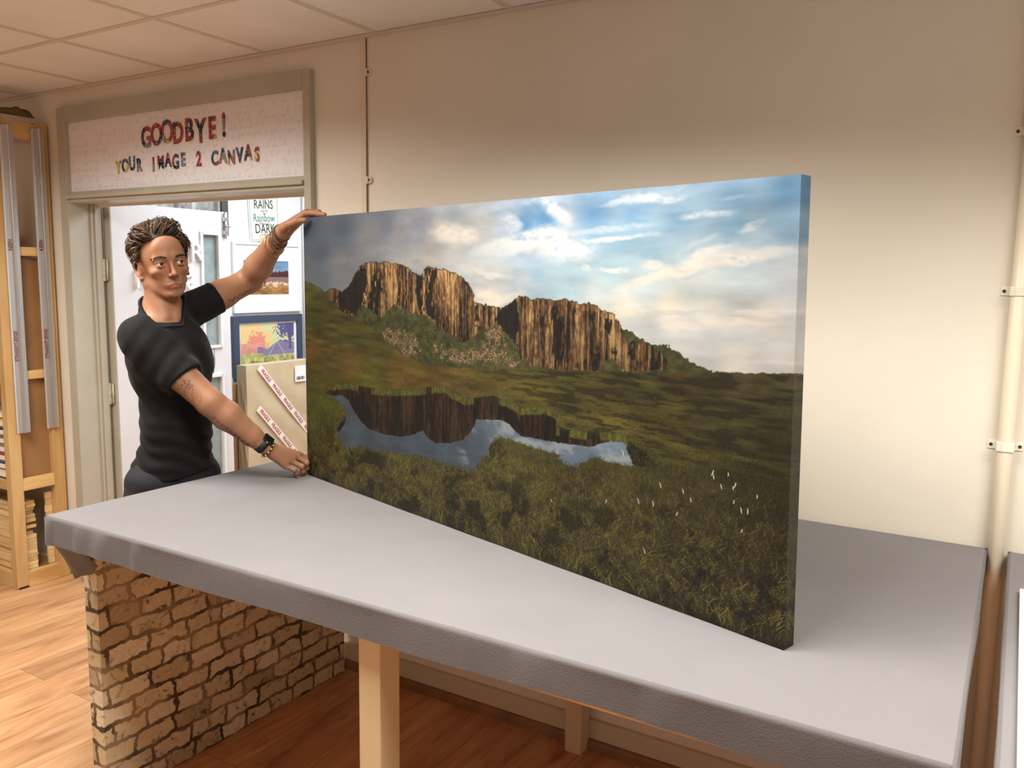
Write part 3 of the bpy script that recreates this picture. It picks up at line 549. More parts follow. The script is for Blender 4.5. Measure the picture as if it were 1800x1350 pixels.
 'clouds': [(0.449,0.9134,0.0574,-0.0106,0.0304,0.8,232,226,214),(0.6622,0.9626,0.0232,-0.0251,0.0235,0.8,228,232,234),(0.6165,0.8839,0.0758,0.0095,0.0244,0.9,235,236,232),(0.5492,0.8631,0.0617,0.0065,0.0192,0.6,222,226,228),(0.6786,0.8592,0.0472,0.0092,0.0176,0.9,232,236,236),(0.6888,0.8371,0.0331,0.0045,0.0146,0.6,225,230,232),(0.7707,0.8838,0.0456,0.0049,0.0069,0.85,225,230,232),(0.7615,0.9116,0.0497,0.0083,0.0096,0.6,210,222,230),(0.8185,0.9807,0.0421,0.0029,0.0118,0.8,215,222,226),(0.7859,0.9741,0.0405,0.0017,0.008,0.6,205,215,225),(0.8879,0.925,0.0314,-0.0011,0.0087,0.75,205,212,216),(0.9218,0.9604,0.0198,0.0011,0.0048,0.4,180,195,208),(0.9531,0.8981,0.0153,0.0061,0.007,0.7,188,196,202),(0.7544,0.8153,0.0227,0.0018,0.007,0.8,232,232,226),(0.7104,0.8124,0.0075,0.0,0.0072,0.7,235,232,225),(0.822,0.8219,0.0174,-0.0029,0.0105,0.7,225,222,212),(0.8971,0.8403,0.0289,0.0181,0.0125,0.8,228,222,210),(0.865,0.809,0.0389,0.0137,0.018,0.7,228,222,210),(0.8146,0.786,0.0337,0.0181,0.0133,0.7,232,224,210),(0.9319,0.8335,0.0317,0.0112,0.0169,0.8,222,216,208),(0.9766,0.8503,0.0241,0.0038,0.0139,0.7,205,205,204),(0.8821,0.8657,0.0258,0.018,0.0063,0.4,200,210,214),(0.7996,0.7138,0.0712,0.0078,0.0137,0.5,236,226,208),(0.8939,0.683,0.0616,0.0122,0.0088,0.6,232,222,206),(0.9613,0.7204,0.0433,0.0076,0.0072,0.5,228,220,208),(0.856,0.7077,0.0444,0.0023,0.0052,0.5,190,194,194),(0.9295,0.6684,0.0523,0.0046,0.0062,0.35,182,188,190),(0.8419,0.6375,0.0457,0.0064,0.008,0.4,180,186,188),(0.9708,0.6135,0.0371,0.0066,0.006,0.5,220,212,204),(0.5263,0.7335,0.0236,-0.0051,0.0229,0.8,236,228,210),(0.5505,0.7186,0.029,0.0019,0.0129,0.8,232,224,208),(0.5907,0.729,0.019,0.0094,0.0157,0.6,222,218,208),(0.4885,0.7985,0.0373,-0.0021,0.015,0.7,225,222,214),(0.538,0.7861,0.0293,0.0025,0.0097,0.7,230,228,220),(0.3045,0.8612,0.1038,-0.0026,0.0222,0.4,180,180,178),(0.2047,0.8247,0.0992,-0.0115,0.0196,0.3,150,152,154),(0.3653,0.8329,0.0839,-0.0059,0.0179,0.5,196,192,184),(0.5717,0.9328,0.0188,-0.0122,0.0218,0.7,215,222,228),(0.5482,0.9819,0.056,0.0017,0.0142,0.5,190,202,216),(0.6363,0.9875,0.0448,0.0045,0.0104,0.6,205,216,228),(0.7239,1.0052,0.0356,0.0006,0.007,0.4,190,208,226),(0.5997,0.923,0.0301,0.0,0.0122,0.0,90,145,200)],
 'horizon': [(0.9,0.5818),(0.9317,0.5866),(0.965,0.5907),(1.0037,0.5971)],
 'gtop': [(-0.0329,0.7619)],
 'meadow': [(-0.009,0.5026),(0.0487,0.5111),(0.1285,0.5124),(0.22,0.5125),(0.3035,0.5106),(0.3653,0.5063),(0.4506,0.5074),(0.528,0.5184),(0.6422,0.5321),(0.777,0.5566),(0.9001,0.5805),(0.9519,0.5881),(1.0038,0.5959)],
}
def vnoise(rng, H, W, sy, sx):
    """smooth value noise with cells of sy x sx pixels"""
    gh, gw = int(H / sy) + 3, int(W / sx) + 3
    g = rng.random((gh, gw)).astype(np.float32)
    y = np.arange(H, dtype=np.float32) / sy; x = np.arange(W, dtype=np.float32) / sx
    iy = y.astype(int); ix = x.astype(int); fy = y - iy; fx = x - ix
    fy = fy * fy * (3 - 2 * fy); fx = fx * fx * (3 - 2 * fx)
    r0 = g[iy][:, ix] * (1 - fx) + g[iy][:, ix + 1] * fx
    r1 = g[iy + 1][:, ix] * (1 - fx) + g[iy + 1][:, ix + 1] * fx
    return r0 * (1 - fy)[:, None] + r1 * fy[:, None]

def fbm(rng, H, W, sy, sx, octs=4, gain=.55):
    s = np.zeros((H, W), np.float32); a = 1.; t = 0.
    for k in range(octs):
        s += a * vnoise(rng, H, W, max(sy, 1.0), max(sx, 1.0)); t += a; a *= gain; sy /= 2; sx /= 2
    return s / t

def idw(pts, U, V, pw=2.6):
    out = np.zeros(U.shape + (3,), np.float32); ws = np.zeros(U.shape, np.float32)
    for (u, v, r, g, b) in pts:
        d2 = (U - u) ** 2 * 4.3 + (V - v) ** 2 + 2e-4
        w = d2 ** (-pw / 2); ws += w
        out += w[..., None] * np.array([r, g, b], np.float32) / 255
    return out / ws[..., None]

def smooth01(x, a, b):
    t = np.clip((x - a) / (b - a), 0, 1); return t * t * (3 - 2 * t)

def poly(U, V, pts):
    m = np.zeros(U.shape, bool)
    n = len(pts)
    for i in range(n):
        x0, y0 = pts[i]; x1, y1 = pts[(i + 1) % n]
        if y0 == y1: continue
        c = ((y0 > V) != (y1 > V)) & (U < (x1 - x0) * (V - y0) / (y1 - y0) + x0)
        m ^= c
    return m

def blur(a, n=1):
    for _ in range(n):
        p = np.pad(a, ((1, 1), (1, 1)) + ((0, 0),) * (a.ndim - 2), mode='edge')
        a = (p[:-2, 1:-1] + p[2:, 1:-1] + p[1:-1, :-2] + p[1:-1, 2:] + 2 * p[1:-1, 1:-1]) / 6
    return a

def paint_landscape(W, H):
    """the picture printed on the canvas, row 0 at the bottom, sRGB 0..1"""
    rng = np.random.default_rng(5)
    u = (np.arange(W, dtype=np.float32) + .5) / W; v = (np.arange(H, dtype=np.float32) + .5) / H
    U, V = np.meshgrid(u, v)
    c3 = lambda *c: np.array(c, np.float32) / 255
    # --- sky: soft colour field, streaked clouds
    q = 4
    sky = np.repeat(np.repeat(idw(ART['sky'], U[::q, ::q], V[::q, ::q]), q, 0), q, 1)[:H, :W]
    sky = blur(sky, 12)
    wx = (fbm(rng, H, W, 60, 90, 5) - .5); wy = (fbm(rng, H, W, 40, 90, 5) - .5)
    fine = fbm(rng, H, W, 14, 46, 4); finer = fbm(rng, H, W, 7, 12, 3)
    right = smooth01(U, .2, .45)
    n = fbm(rng, H, W, 34, 110, 5) - .5
    sky = sky + (n * (.10 + .16 * right) * (V > .4))[..., None]
    for (cu, cv, ax, ay, bv, op, r, g, b) in ART['clouds']:
        L = math.hypot(ax, ay * .48) + 1e-6
        du = (U - cu) + wx * .05; dv = (V - cv) + wy * .045
        tt = du / ax if abs(ax) > 1e-6 else du
        s = (dv - tt * ay) / bv
        d = np.sqrt(tt ** 2 + s ** 2)
        m = smooth01(1.55 - d, 0, 1.1) * op * np.clip((fine * .62 + finer * .50) * 2.7 - .52, 0, 1.15)
        m = np.clip(m, 0, 1)[..., None]
        sky = sky * (1 - m) + np.minimum(c3(r, g, b) * 1.04, 1) * m
    img = np.clip(sky, 0, 1)
    # --- ground field under everything
    gr = np.repeat(np.repeat(idw(ART['ground'], U[::q, ::q], V[::q, ::q], 3.0), q, 0), q, 1)[:H, :W]
    gr = blur(gr, 8)
    jx = (fbm(rng, H, W, 9, 9, 3) - .5) * .006; jy = (fbm(rng, H, W, 6, 6, 3) - .5) * .012
    Uj, Vj = U + jx, V + jy
    # --- rocks
    colx = (vnoise(rng, H, W, 90, 7) * .42 + vnoise(rng, H, W, 50, 3.2) * .40 + vnoise(rng, H, W, 24, 1.7) * .34 + vnoise(rng, H, W, 120, 26) * .42) / 1.58
    brk = fbm(rng, H, W, 9, 4, 4)
    t = np.clip((colx - .5) * 2.7 + .50 + (brk - .5) * 1.0, 0, 1)
    ramp_t = [0, .2, .42, .7, 1.]
    ramp_c = np.array([(40, 31, 22), (84, 62, 40), (124, 92, 58), (166, 128, 80), (222, 182, 122)], np.float32) / 255
    rock = np.stack([np.interp(t, ramp_t, ramp_c[:, k]) for k in range(3)], -1)
    warm = fbm(rng, H, W, 60, 50, 3)[..., None]
    rock = rock * (1 - (warm - .4).clip(0, 1) * np.array([.25, .45, .55], np.float32))
    hi = smooth01(V, .56, .82)[..., None]
    rock = rock * (.70 + .38 * hi)
    green = c3(66, 68, 36) * (.55 + .9 * fbm(rng, H, W, 10, 12, 4))[..., None]
    pale = rng.random((H, W)).astype(np.float32)
    pale = blur(pale, 1)
    def put(mask, col, soft=1):
        nonlocal img
        m = mask.astype(np.float32)
        if soft: m = blur(m, soft)
        img = img * (1 - m[..., None]) + col * m[..., None]
    put(poly(Uj, Vj, ART['back_hill']), green * .85)
    bh = poly(Uj, Vj, ART['back_hill']) & (pale > .56) & (V < .53 + .1 * (1 - U))
    put(bh, c3(165, 130, 82))
    put(poly(Uj, Vj, ART['talus']), green)
    anyrock = np.zeros((H, W), bool)
    for k in ('rock_a', 'cliff_c', 'cliff_d', 'cliff_b', 'cliff_a', 'back_hill'): anyrock |= poly(Uj, Vj, ART[k])
    under = np.maximum.accumulate(anyrock[::-1], axis=0)[::-1]
    put(under & (V < .70), green)
    for k in ('rock_a', 'cliff_c', 'cliff_d', 'cliff_b', 'cliff_a'):
        m = poly(Uj, Vj, ART[k])
        put(m, rock * (.62 if k == 'rock_a' else 1.))
        # dark grassy rim along the top edge of each cliff
        rim = m & ~np.roll(m, -int(H * .004), axis=0) & (brk > .45)
        put(rim, c3(58, 52, 30) * (.7 + .6 * brk)[..., None])
    anyrock = np.zeros((H, W), bool)
    for k in ('rock_a', 'cliff_c', 'cliff_d', 'cliff_b', 'cliff_a'): anyrock |= poly(Uj, Vj, ART[k])
    Us = U + (vnoise(rng, H, W, 14, 5) - .5) * .012; Vs = V + (vnoise(rng, H, W, 6, 3) - .5) * .03
    sh = np.zeros((H, W), bool)
    for s in ART['shade']: sh |= poly(Us, Vs, s)
    m = blur((sh & anyrock).astype(np.float32), 2)[..., None]
    img = img * (1 - m) + (c3(32, 27, 20) * (.5 + .7 * t[..., None])) * m
    # rock colours thin out into green low on the right cliff
    g2 = poly(Uj, Vj, ART['green_d']); put(g2, green * 1.1)
    speck = (rng.random((H, W)) > .93)
    put(speck & poly(Uj, Vj, ART['talus']) & ~anyrock & (fbm(rng, H, W, 20, 20, 2) > .5), c3(170, 150, 108), 1)
    cell = np.clip((blur(rng.random((H, W)).astype(np.float32), 1) - .5) * 3.6 + .5, 0, 1)
    scree = c3(66, 50, 36) + (c3(190, 160, 118) - c3(66, 50, 36)) * (cell ** 1.3)[..., None]
    for k in ('scree_a', 'scree_b'):
        mk = blur(poly(U + jx * 4, V + jy * 3, ART[k]).astype(np.float32), 8) * np.clip(fbm(rng, H, W, 12, 12, 4) * 4.2 - 1.4, 0, .9)
        img = img * (1 - mk[..., None]) + scree * mk[..., None]
    # --- hill and meadow
    gn = fbm(rng, H, W, 14, 60, 5)
    grassbase = gr * (.62 + .76 * gn)[..., None]
    mead = [p for p in ART['meadow']] + [(1.2, .5), (1.2, -.2), (-.2, -.2), (-.2, .5)]
    # the meadow's upper edge follows the listed points
    mu = np.array([p[0] for p in ART['meadow']]); mv = np.array([p[1] for p in ART['meadow']])
    edge = np.interp(u, mu, mv)[None, :] + (vnoise(rng, H, W, 400, 6) - .5) * .005
    meadow = V < edge
    hill = poly(Uj, Vj, ART['hill'])
    slope = fbm(rng, H, W, 12, 70, 5)
    put(hill, gr * (.55 + .85 * slope)[..., None] * np.array([.98, 1., .92], np.float32), 1)
    put(meadow, grassbase, 1)
    # dark hummock shadows streaking the far meadow
    st = fbm(rng, H, W, 7, 46, 4)
    far = smooth01(V, .30, .40) * meadow * smooth01(U, .30, .75)
    kk = (smooth01(st, .50, .62) * far * .75)[..., None]
    img = img * (1 - kk) + c3(34, 32, 16) * kk
    lite = (smooth01(st, .30, .42) < .5) * far * .35 * fbm(rng, H, W, 3, 6, 2)
    img = img + (c3(110, 98, 40) - .2) * lite[..., None]
    # --- pond with the mirrored cliffs
    pond = poly(U + jx * .5, V + jy * .5, ART['pond'])
    depth = smooth01(V, .28, .47)[..., None]
    water = c3(74, 84, 94) * (1 - depth) + c3(104, 112, 118) * depth
    blue = smooth01(U, .45, .62)[..., None]
    water = water * (1 - blue * .75) + c3(116, 136, 150) * blue * .75
    water = water * (.84 + .36 * fbm(rng, H, W, 24, 60, 4))[..., None]
    w2 = smooth01(fbm(rng, H, W, 30, 50, 4), .52, .72)[..., None] * smooth01(U, .42, .5)[..., None]
    water = water * (1 - .5 * w2) + c3(190, 195, 196) * .5 * w2
    put(pond, water, 1)
    refl = poly(U + jx * .8, V + jy * .4, ART['refl']) & pond
    rcol = rock * np.array([.50, .46, .42], np.float32) * (.9 + .1 * smooth01(V, .28, .36)[..., None])
    up = refl.copy()
    for k in range(1, int(H * .03)): up |= np.roll(refl, k, axis=0)
    dim = up & pond & ~refl
    put(dim, c3(44, 42, 26) * (.7 + .6 * brk[..., None]), 1)
    put(refl, rcol, 1)
    rs = np.zeros((H, W), bool)
    for s in ART['refl_shade']: rs |= poly(Us, Vs, s)
    put(rs & refl, c3(24, 20, 14) * (.6 + .8 * t[..., None]), 1)
    # soft green lip where bank meets water, dark under it
    lipn = vnoise(rng, H, W, 400, 26)
    lip = (refl & ~np.roll(refl, -int(H * .007), axis=0)) | (refl & ~np.roll(refl, -int(H * .02), axis=0) & (lipn > .55))
    put(lip, c3(40, 38, 18) * (.6 + .9 * brk[..., None]), 2)
    moss = pond & ~np.roll(pond, -int(H * .022), axis=0) & (vnoise(rng, H, W, 400, 34) > .42) & (V > .36)
    put(moss, c3(88, 88, 36) * (.55 + .9 * fbm(rng, H, W, 10, 5, 3)[..., None]), 2)
    for k in ART['bank']: put(poly(Uj, Vj, k), c3(26, 22, 12) * (.6 + .9 * brk[..., None]), 2)
    # --- blades of grass, longer towards the viewer
    spots = img.copy()
    pondf = pond
    N = int(W * H * .06)
    bu = rng.random(N); bv = rng.random(N) ** 1.05 * .52
    ix = (bu * W).astype(int); iy = (bv * H).astype(int)
    ok = (meadow[iy, ix] | hill[iy, ix]) & ~pondf[iy, ix]
    ix, iy, bv = ix[ok], iy[ok], bv[ok]; N = len(ix)
    near = 1 - smooth01(bv, .0, .47)
    ln = (2 + 44 * near ** 1.2) * (.4 + .8 * rng.random(N)) * H / 800
    lean = rng.normal(.06, .26, N); curl = rng.normal(0, .5, N)
    clump = fbm(rng, H, W, 16, 13, 4)[iy, ix]
    br = np.clip(rng.normal(-.12, 1, N) * .5 + (clump - .5) * 1.3, -1, 1.6)
    base = gr[iy, ix]
    hl = np.array([146, 134, 62], np.float32) / 255; dk = np.array([26, 21, 10], np.float32) / 255
    tint = rng.random(N)[:, None]
    hlc = hl * (1 - .45 * (tint > .75)) + np.array([150, 112, 62], np.float32) / 255 * .45 * (tint > .75)
    amp = (.30 + .62 * near)[:, None]
    col = np.where(br[:, None] > 0, base + (hlc - base) * np.clip(br[:, None], 0, 1) * amp, base + (dk - base) * np.clip(-br[:, None], 0, 1) * (amp + .2))
    order = rng.permutation(N)
    steps = int(46 * H / 800)
    for s in range(steps):
        tt = s / np.maximum(ln, 1); live = (tt <= 1) & (s < ln)
        x = ix + lean * s + curl * s * tt; y = iy + s * (1 - .25 * tt)
        xi = np.round(x).astype(int); yi = np.round(y).astype(int)
        g = live & (xi >= 0) & (xi < W) & (yi >= 0) & (yi < H)
        idx = order[g[order]]
        # blades may overhang the water only a little
        keep = ~(pondf[yi[idx], xi[idx]] & (s > 14 * H / 800))
        idx = idx[keep]
        img[yi[idx], xi[idx]] = img[yi[idx], xi[idx]] * .2 + col[idx] * .8 * (.85 + .3 * min(1, s / 10))
        wide = idx[(near[idx] > .45) & (tt[idx] < .7)]
        xw = np.minimum(xi[wide] + 1, W - 1)
        img[yi[wide], xw] = img[yi[wide], xw] * .45 + col[wide] * .55
    big = fbm(rng, H, W, 34, 44, 5)
    dk2 = smooth01(.48 - big, 0, .16) * (1 - smooth01(V, .1, .36)) * meadow * ~pond
    img = img * (1 - .45 * dk2[..., None])
    # cotton grass heads
    for (a, b) in ART['spk']:
        x = int(a * W); y = int(b * H)
        if 2 < x < W - 3 and 8 < y < H - 8:
            hh = 3 + (x * 7 + y) % 3
            for j in range(-hh, hh + 1):
                xx = x + int(round(j * ((x % 5) - 2) * .18)); img[y + j, xx:xx + (2 if abs(j) < hh - 1 else 1)] = c3(222, 212, 182)
    return np.clip(img, 0, 1)
CX, CY = -2.16585748, -.44338764
CD = Vector((.95890454, -.28372888, 0)); CN = Vector((-.28372888, -.95890454, 0))
CL, CH, CT = 1.8959, .915, .036
def attr_mat(name, rough=.55, gain=1.0, bump=.0, spec=.3):
    m = bpy.data.materials.new(name); m.use_nodes = True; nt = m.node_tree; N = nt.nodes; L = nt.links; b = N['Principled BSDF']
    at = N.new('ShaderNodeVertexColor'); at.layer_name = 'print'
    mx = N.new('ShaderNodeMix'); mx.data_type = 'RGBA'; mx.blend_type = 'MULTIPLY'; mx.inputs['Factor'].default_value = 1; mx.inputs['B'].default_value = (gain, gain, gain, 1); mx.clamp_result = True
    L.new(at.outputs['Color'], mx.inputs['A']); L.new(mx.outputs['Result'], b.inputs['Base Color'])
    b.inputs['Roughness'].default_value = rough; b.inputs['Specular IOR Level'].default_value = spec
    if bump:
        tc = N.new('ShaderNodeTexCoord'); n = N.new('ShaderNodeTexNoise'); n.inputs['Scale'].default_value = 500; L.new(tc.outputs['Object'], n.inputs['Vector'])
        bp = N.new('ShaderNodeBump'); bp.inputs['Strength'].default_value = bump; bp.inputs['Distance'].default_value = .001; L.new(n.outputs['Fac'], bp.inputs['Height']); L.new(bp.outputs[0], b.inputs['Normal'])
    return m
def print_mesh(name, patches, m, parent):
    """patches: list of (P0, eu, ev, image[rows,cols,3]); each becomes a coloured grid, joined in one mesh"""
    off = np.array(parent['_w'], np.float64)
    V = []; F = []; Cc = []; base = 0
    for fn, img in patches:
        h, w = img.shape[:2]
        uu, vv = np.meshgrid(np.linspace(0, 1, w), np.linspace(0, 1, h))
        P = fn(uu.ravel(), vv.ravel()) - off
        idx = np.arange(h * w).reshape(h, w) + base
        q = np.stack([idx[:-1, :-1], idx[:-1, 1:], idx[1:, 1:], idx[1:, :-1]], -1).reshape(-1, 4)
        V.append(P); F.append(q); Cc.append(img.reshape(-1, 3)); base += h * w
    V = np.concatenate(V); F = np.concatenate(F); Cc = np.concatenate(Cc)
    me = bpy.data.meshes.new(name)
    me.vertices.add(len(V)); me.vertices.foreach_set('co', V.astype(np.float32).ravel())
    me.loops.add(F.size); me.loops.foreach_set('vertex_index', F.astype(np.int32).ravel())
    me.polygons.add(len(F)); me.polygons.foreach_set('loop_start', np.arange(0, F.size, 4, dtype=np.int32))
    me.update(calc_edges=True)
    ca = me.color_attributes.new('print', 'BYTE_COLOR', 'POINT')
    ca.data.foreach_set('color_srgb', np.concatenate([np.clip(Cc, 0, 1), np.ones((len(Cc), 1))], 1).astype(np.float32).ravel())
    me.materials.append(m)
    o = bpy.data.objects.new(name, me); COL.objects.link(o); o.parent = parent; o['_w'] = tuple(off)
    return o
PW, PH = 1400, 740
art = paint_landscape(PW, PH)
canvas = thing('canvas_print', 'large stretched canvas of golden sea cliffs and a mirror pool standing on the grey bench', 'canvas', (CX + CD.x * CL / 2, CY + CD.y * CL / 2, TZ + .0015))
P0 = np.array([CX, CY, TZ + .0015]); D3 = np.array(CD); B3 = -np.array(CN); Z3 = np.array([0, 0, 1.])
def front(u_, v_):
    ln = CL * (1 - .0105 * v_)
    return P0 + np.outer(u_ * ln, D3) + np.outer(v_ * CH, Z3)
def right_side(u_, v_):
    ln = CL * (1 - .0105 * v_)
    return P0 + np.outer(ln, D3) + np.outer(v_ * CH, Z3) + np.outer(u_ * CT, B3)
def left_side(u_, v_): return P0 + np.outer(v_ * CH, Z3) + np.outer((1 - u_) * CT, B3)
def top_side(u_, v_):
    return P0 + np.outer(u_ * CL * (1 - .0105), D3) + np.outer(np.full_like(u_, CH), Z3) + np.outer(v_ * CT, B3)
kw = int(PW * CT / CL); kh = int(PH * CT / CH)
CANV = attr_mat('printed_canvas_weave', .5, .46, .12)
po = print_mesh('printed_canvas', [(front, art), (right_side, art[:, ::-1][:, :kw]), (left_side, art[:, :kw][:, ::-1]), (top_side, art[::-1][:kh])], CANV, canvas)
fr_ = MB()
def cbox(u0, u1, z0, z1, d0, d1):
    M = Matrix(((CD.x, -CN.x, 0, CX), (CD.y, -CN.y, 0, CY), (0, 0, 1, TZ + .0015), (0, 0, 0, 1)))
    fr_.box((u0, d0, z0), (u1, d1, z1), M)
cbox(.002, .046, .002, CH - .002, .0012, CT - .001); cbox(CL - .066, CL - .024, .002, CH - .002, .0012, CT - .001)
cbox(.046, CL - .066, .002, .044, .0012, CT - .001); cbox(.046, CL - .066, CH - .044, CH - .002, .0012, CT - .001)
cbox(CL / 2 - .02, CL / 2 + .02, .044, CH - .044, .004, CT - .001)
fr_.build('stretcher_frame', PINE, parent=canvas)
# ------------------------------------------------------------------ timber rack left of the doorway
rack = thing('timber_rack', 'open rack of pale pine uprights and rails left of the doorway', 'rack', (-5.0, -.17, 0))
RX = -4.43; RF = -.305; RB = -.045
def rk(name, lo, hi, m=PINE): return MB().box(lo, hi).build(name, m, parent=rack, bevel=.002)
rk('upright', (RX - .048, RF, 0), (RX, RF + .062, 2.46)); rk('upright', (RX - .048, RB - .03, 0), (RX, RB + .03, 2.44))
rk('upright', (-5.75, RF, 0), (-5.70, RF + .062, 2.46)); rk('upright', (-5.75, RB - .03, 0), (-5.70, RB + .03, 2.44))
for (z0, z1) in ((.0, .085), (.525, .59), (1.115, 1.160), (1.757, 1.803), (2.345, 2.43)):
    rk('side_rail', (RX - .030, RF + .062, z0), (RX - .002, RB - .03, z1), PINE_H)
for (z0, z1) in ((.0, .085), (.535, .585), (1.11, 1.155), (2.38, 2.44)):
    rk('front_rail', (-5.70, RF + .004, z0), (RX - .048, RF + .032, z1), wood('pine_front_rail_%d' % int(z1 * 100), (226, 192, 134), (200, 152, 88), (.5, 3, 4)))
    rk('back_rail', (-5.70, RB - .002, z0), (RX - .048, RB + .022, z1), PINE_H)
for z in (.070, .572):
    s_ = rk('shelf_board', (-5.70, RF + .034, z), (RX - .032, RB - .004, z + .014), MDF)
rk('foot', (RX - .046, RF + .004, -.0), (RX + .001, RF + .060, .012), BLACK)
# bent pieces leaning inside
pn = MB().box((-4.60, RF + .072, .5885), (-4.470, RF + .076, 1.74)); 
bp_ = MB().box((RX - .046, RF + .064, .5885), (RX - .036, RB - .032, 1.745)).build('brown_board', MDF, origin=(RX - .04, -.17, .5885))
tag(bp_, 'brown hardboard sheet behind the rack\'s side rails with a pale smear', 'board')
ply = MB().box((-5.6, RB - .034, .5895), (-4.56, RB - .024, 1.30)).build('plywood_sheet', mat('ply_face', (190, 152, 100), .5, noise=.15, nscale=3), origin=(-5.1, RB - .03, .5895))
tag(ply, 'tan plywood sheet standing at the back of the rack\'s middle bay', 'board')
ply2 = MB().box((-5.6, RF + .06, 1.161), (-4.52, RF + .075, 1.98)).build('plywood_sheet', mat('ply_face_warm', (214, 156, 86), .5, noise=.25, nscale=5), origin=(-5.1, RF + .07, 1.161))
tag(ply2, 'orange-toned plywood sheet standing in the rack\'s upper bay at the left edge', 'board')
# bars stacked in the low bay
rnd = random.Random(11)
k = 0; z = .0845
bars_n = 0
for row in range(19):
    h = .0195 + rnd.uniform(-.002, .002)
    for col in range(2):
        y0 = RF + .036 + col * .062 + rnd.uniform(-.002, .006); x1 = RX - .056 - rnd.uniform(0, .05) - (0 if row % 5 else .03)
        L_ = rnd.uniform(.55, .75)
        o = MB().box((x1 - L_, y0, z), (x1, y0 + .052, z + h - .0008)).build('timber_bar', BAR, origin=(x1, y0, z), bevel=.0015)
        tag(o, 'pale pine stretcher bar in the ragged pile on the rack\'s bottom shelf', 'timber', 'stretcher bars piled in the rack')
    z += h
z = .0845
for row in range(11):
    h = .036 + rnd.uniform(-.004, .004)
    o = MB().box((RX - .052, RB - .068 + rnd.uniform(0, .004), z), (RX - .034 + rnd.uniform(-.004, .0), RB - .032, z + h - .001)).build('timber_offcut', BAR, origin=(RX - .1, RB - .05, z), bevel=.0012)
    tag(o, 'short pine offcut stacked at the wall end of the rack\'s bottom shelf', 'timber', 'pine offcuts stacked at the wall end'); z += h
z = .0845
for row in range(9):
    h = .021
    o = MB().box((RX - .053, RF + .068, z), (RX - .032, RF + .132, z + h - .001)).build('timber_offcut', BAR, origin=(RX - .1, RF + .07, z), bevel=.0012)
    tag(o, 'thin pine offcut stacked behind the rack\'s front upright', 'timber', 'thin offcuts behind the front upright'); z += h
# small boxes in their holder
hold = MB(); hold.box((-4.498, RF + .01, .590), (-4.482, RF + .16, .948)); hold.box((-4.498 - .36, RF + .158, .590), (-4.482, RF + .166, .948))
ho = hold.build('box_holder', mat('brown_hardwood', (142, 100, 72), .5, noise=.2, nscale=6), origin=(-4.49, RF + .08, .590), bevel=.001)
tag(ho, 'brown pinned board holding the column of small labelled boxes', 'holder')
for kk in range(9): MB().tube([(-4.490, RF + .0095, .61 + kk * .04), (-4.490, RF + .008, .61 + kk * .04)], .0028, 8).build('pin', DKSCREW, parent=ho)
cols = [('blank', (236, 226, 206)), ('blue', (46, 74, 140)), ('red', (176, 36, 56)), ('grey', (150, 140, 128)), ('brown', (128, 104, 82)), ('black', (24, 22, 22)), ('yellow', (240, 208, 40)), ('pink', (226, 176, 160))]
for i, (cn, cc) in enumerate(cols):
    z0 = .592 + i * .0455
    bx = thing('sample_box', 'white-labelled box with a %s top stripe, %s' % (cn, ['lowest in the rack column', 'second from the bottom', 'third from the bottom', 'fourth from the bottom', 'fifth from the bottom', 'sixth from the bottom', 'just under the topmost box', 'topmost of the column'][i]), 'box', (-4.66, RF + .08, z0), 'labelled boxes in the holder')
    MB().box((-4.82, RF + .022, z0), (-4.5005, RF + .15, z0 + .044)).build('carton', mat('box_carton_board', (150, 124, 96), .7), parent=bx, bevel=.001)  # plain brown carton board
    MB().box((-4.82, RF + .0205, z0 + .006), (-4.5035, RF + .0218, z0 + .030)).build('label', mat('paper_label', (246, 240, 228), .6), parent=bx)
    MB().box((-4.82, RF + .0200, z0 + .030), (-4.5035, RF + .0218, z0 + .0415)).build('stripe', mat('stripe_%s' % cn, cc, .5), parent=bx)
# straight edges hanging on the side of the rack
def straight_edge(y0, w_, z0, z1, label):
    t = thing('straight_edge', label, 'ruler', (RX + .01, y0 + w_ / 2, z0))
    x = RX + .003
    prof = [(x, y0), (x + .003, y0), (x + .003, y0 + w_ * .13), (x + .0045, y0 + w_ * .15), (x + .006, y0 + w_ * .42), (x + .017, y0 + w_ * .50), (x + .019, y0 + w_ * .56), (x + .010, y0 + w_ * .66), (x + .008, y0 + w_ * .98), (x + .004, y0 + w_), (x, y0 + w_)]
    MB().prism(prof, 'z', z0, z1).build('extrusion', ALU, parent=t)
    s = MB(); n = int((z1 - z0) / .011)
    for k_ in range(n): s.box((x + .003, y0 + .0006, z0 + k_ * .011), (x + .0034, y0 + w_ * .11, z0 + k_ * .011 + .0055))
    s.build('graduation', mat('white_marks', (236, 234, 230), .5), parent=t)
    for (z, txt, sz) in ((z0 + (z1 - z0) * .62, 'KEEN', .024), (z0 + (z1 - z0) * .29, 'STRAIGHT-EDGE', .021)):
        a = text_obj('lettering', txt, sz, mat('red_print', (118, 52, 52), .5), (x + .0062, y0 + w_ * .30, z), (0, 0, 1), (0, -1, 0), parent=t, extrude=.0003, bold=.0006)
    return t
straight_edge(-.262, .068, .838, 2.405, 'aluminium straight edge hung nearest the rack\'s front upright')
straight_edge(-.104, .066, .842, 2.41, 'aluminium straight edge hung nearest the door frame')
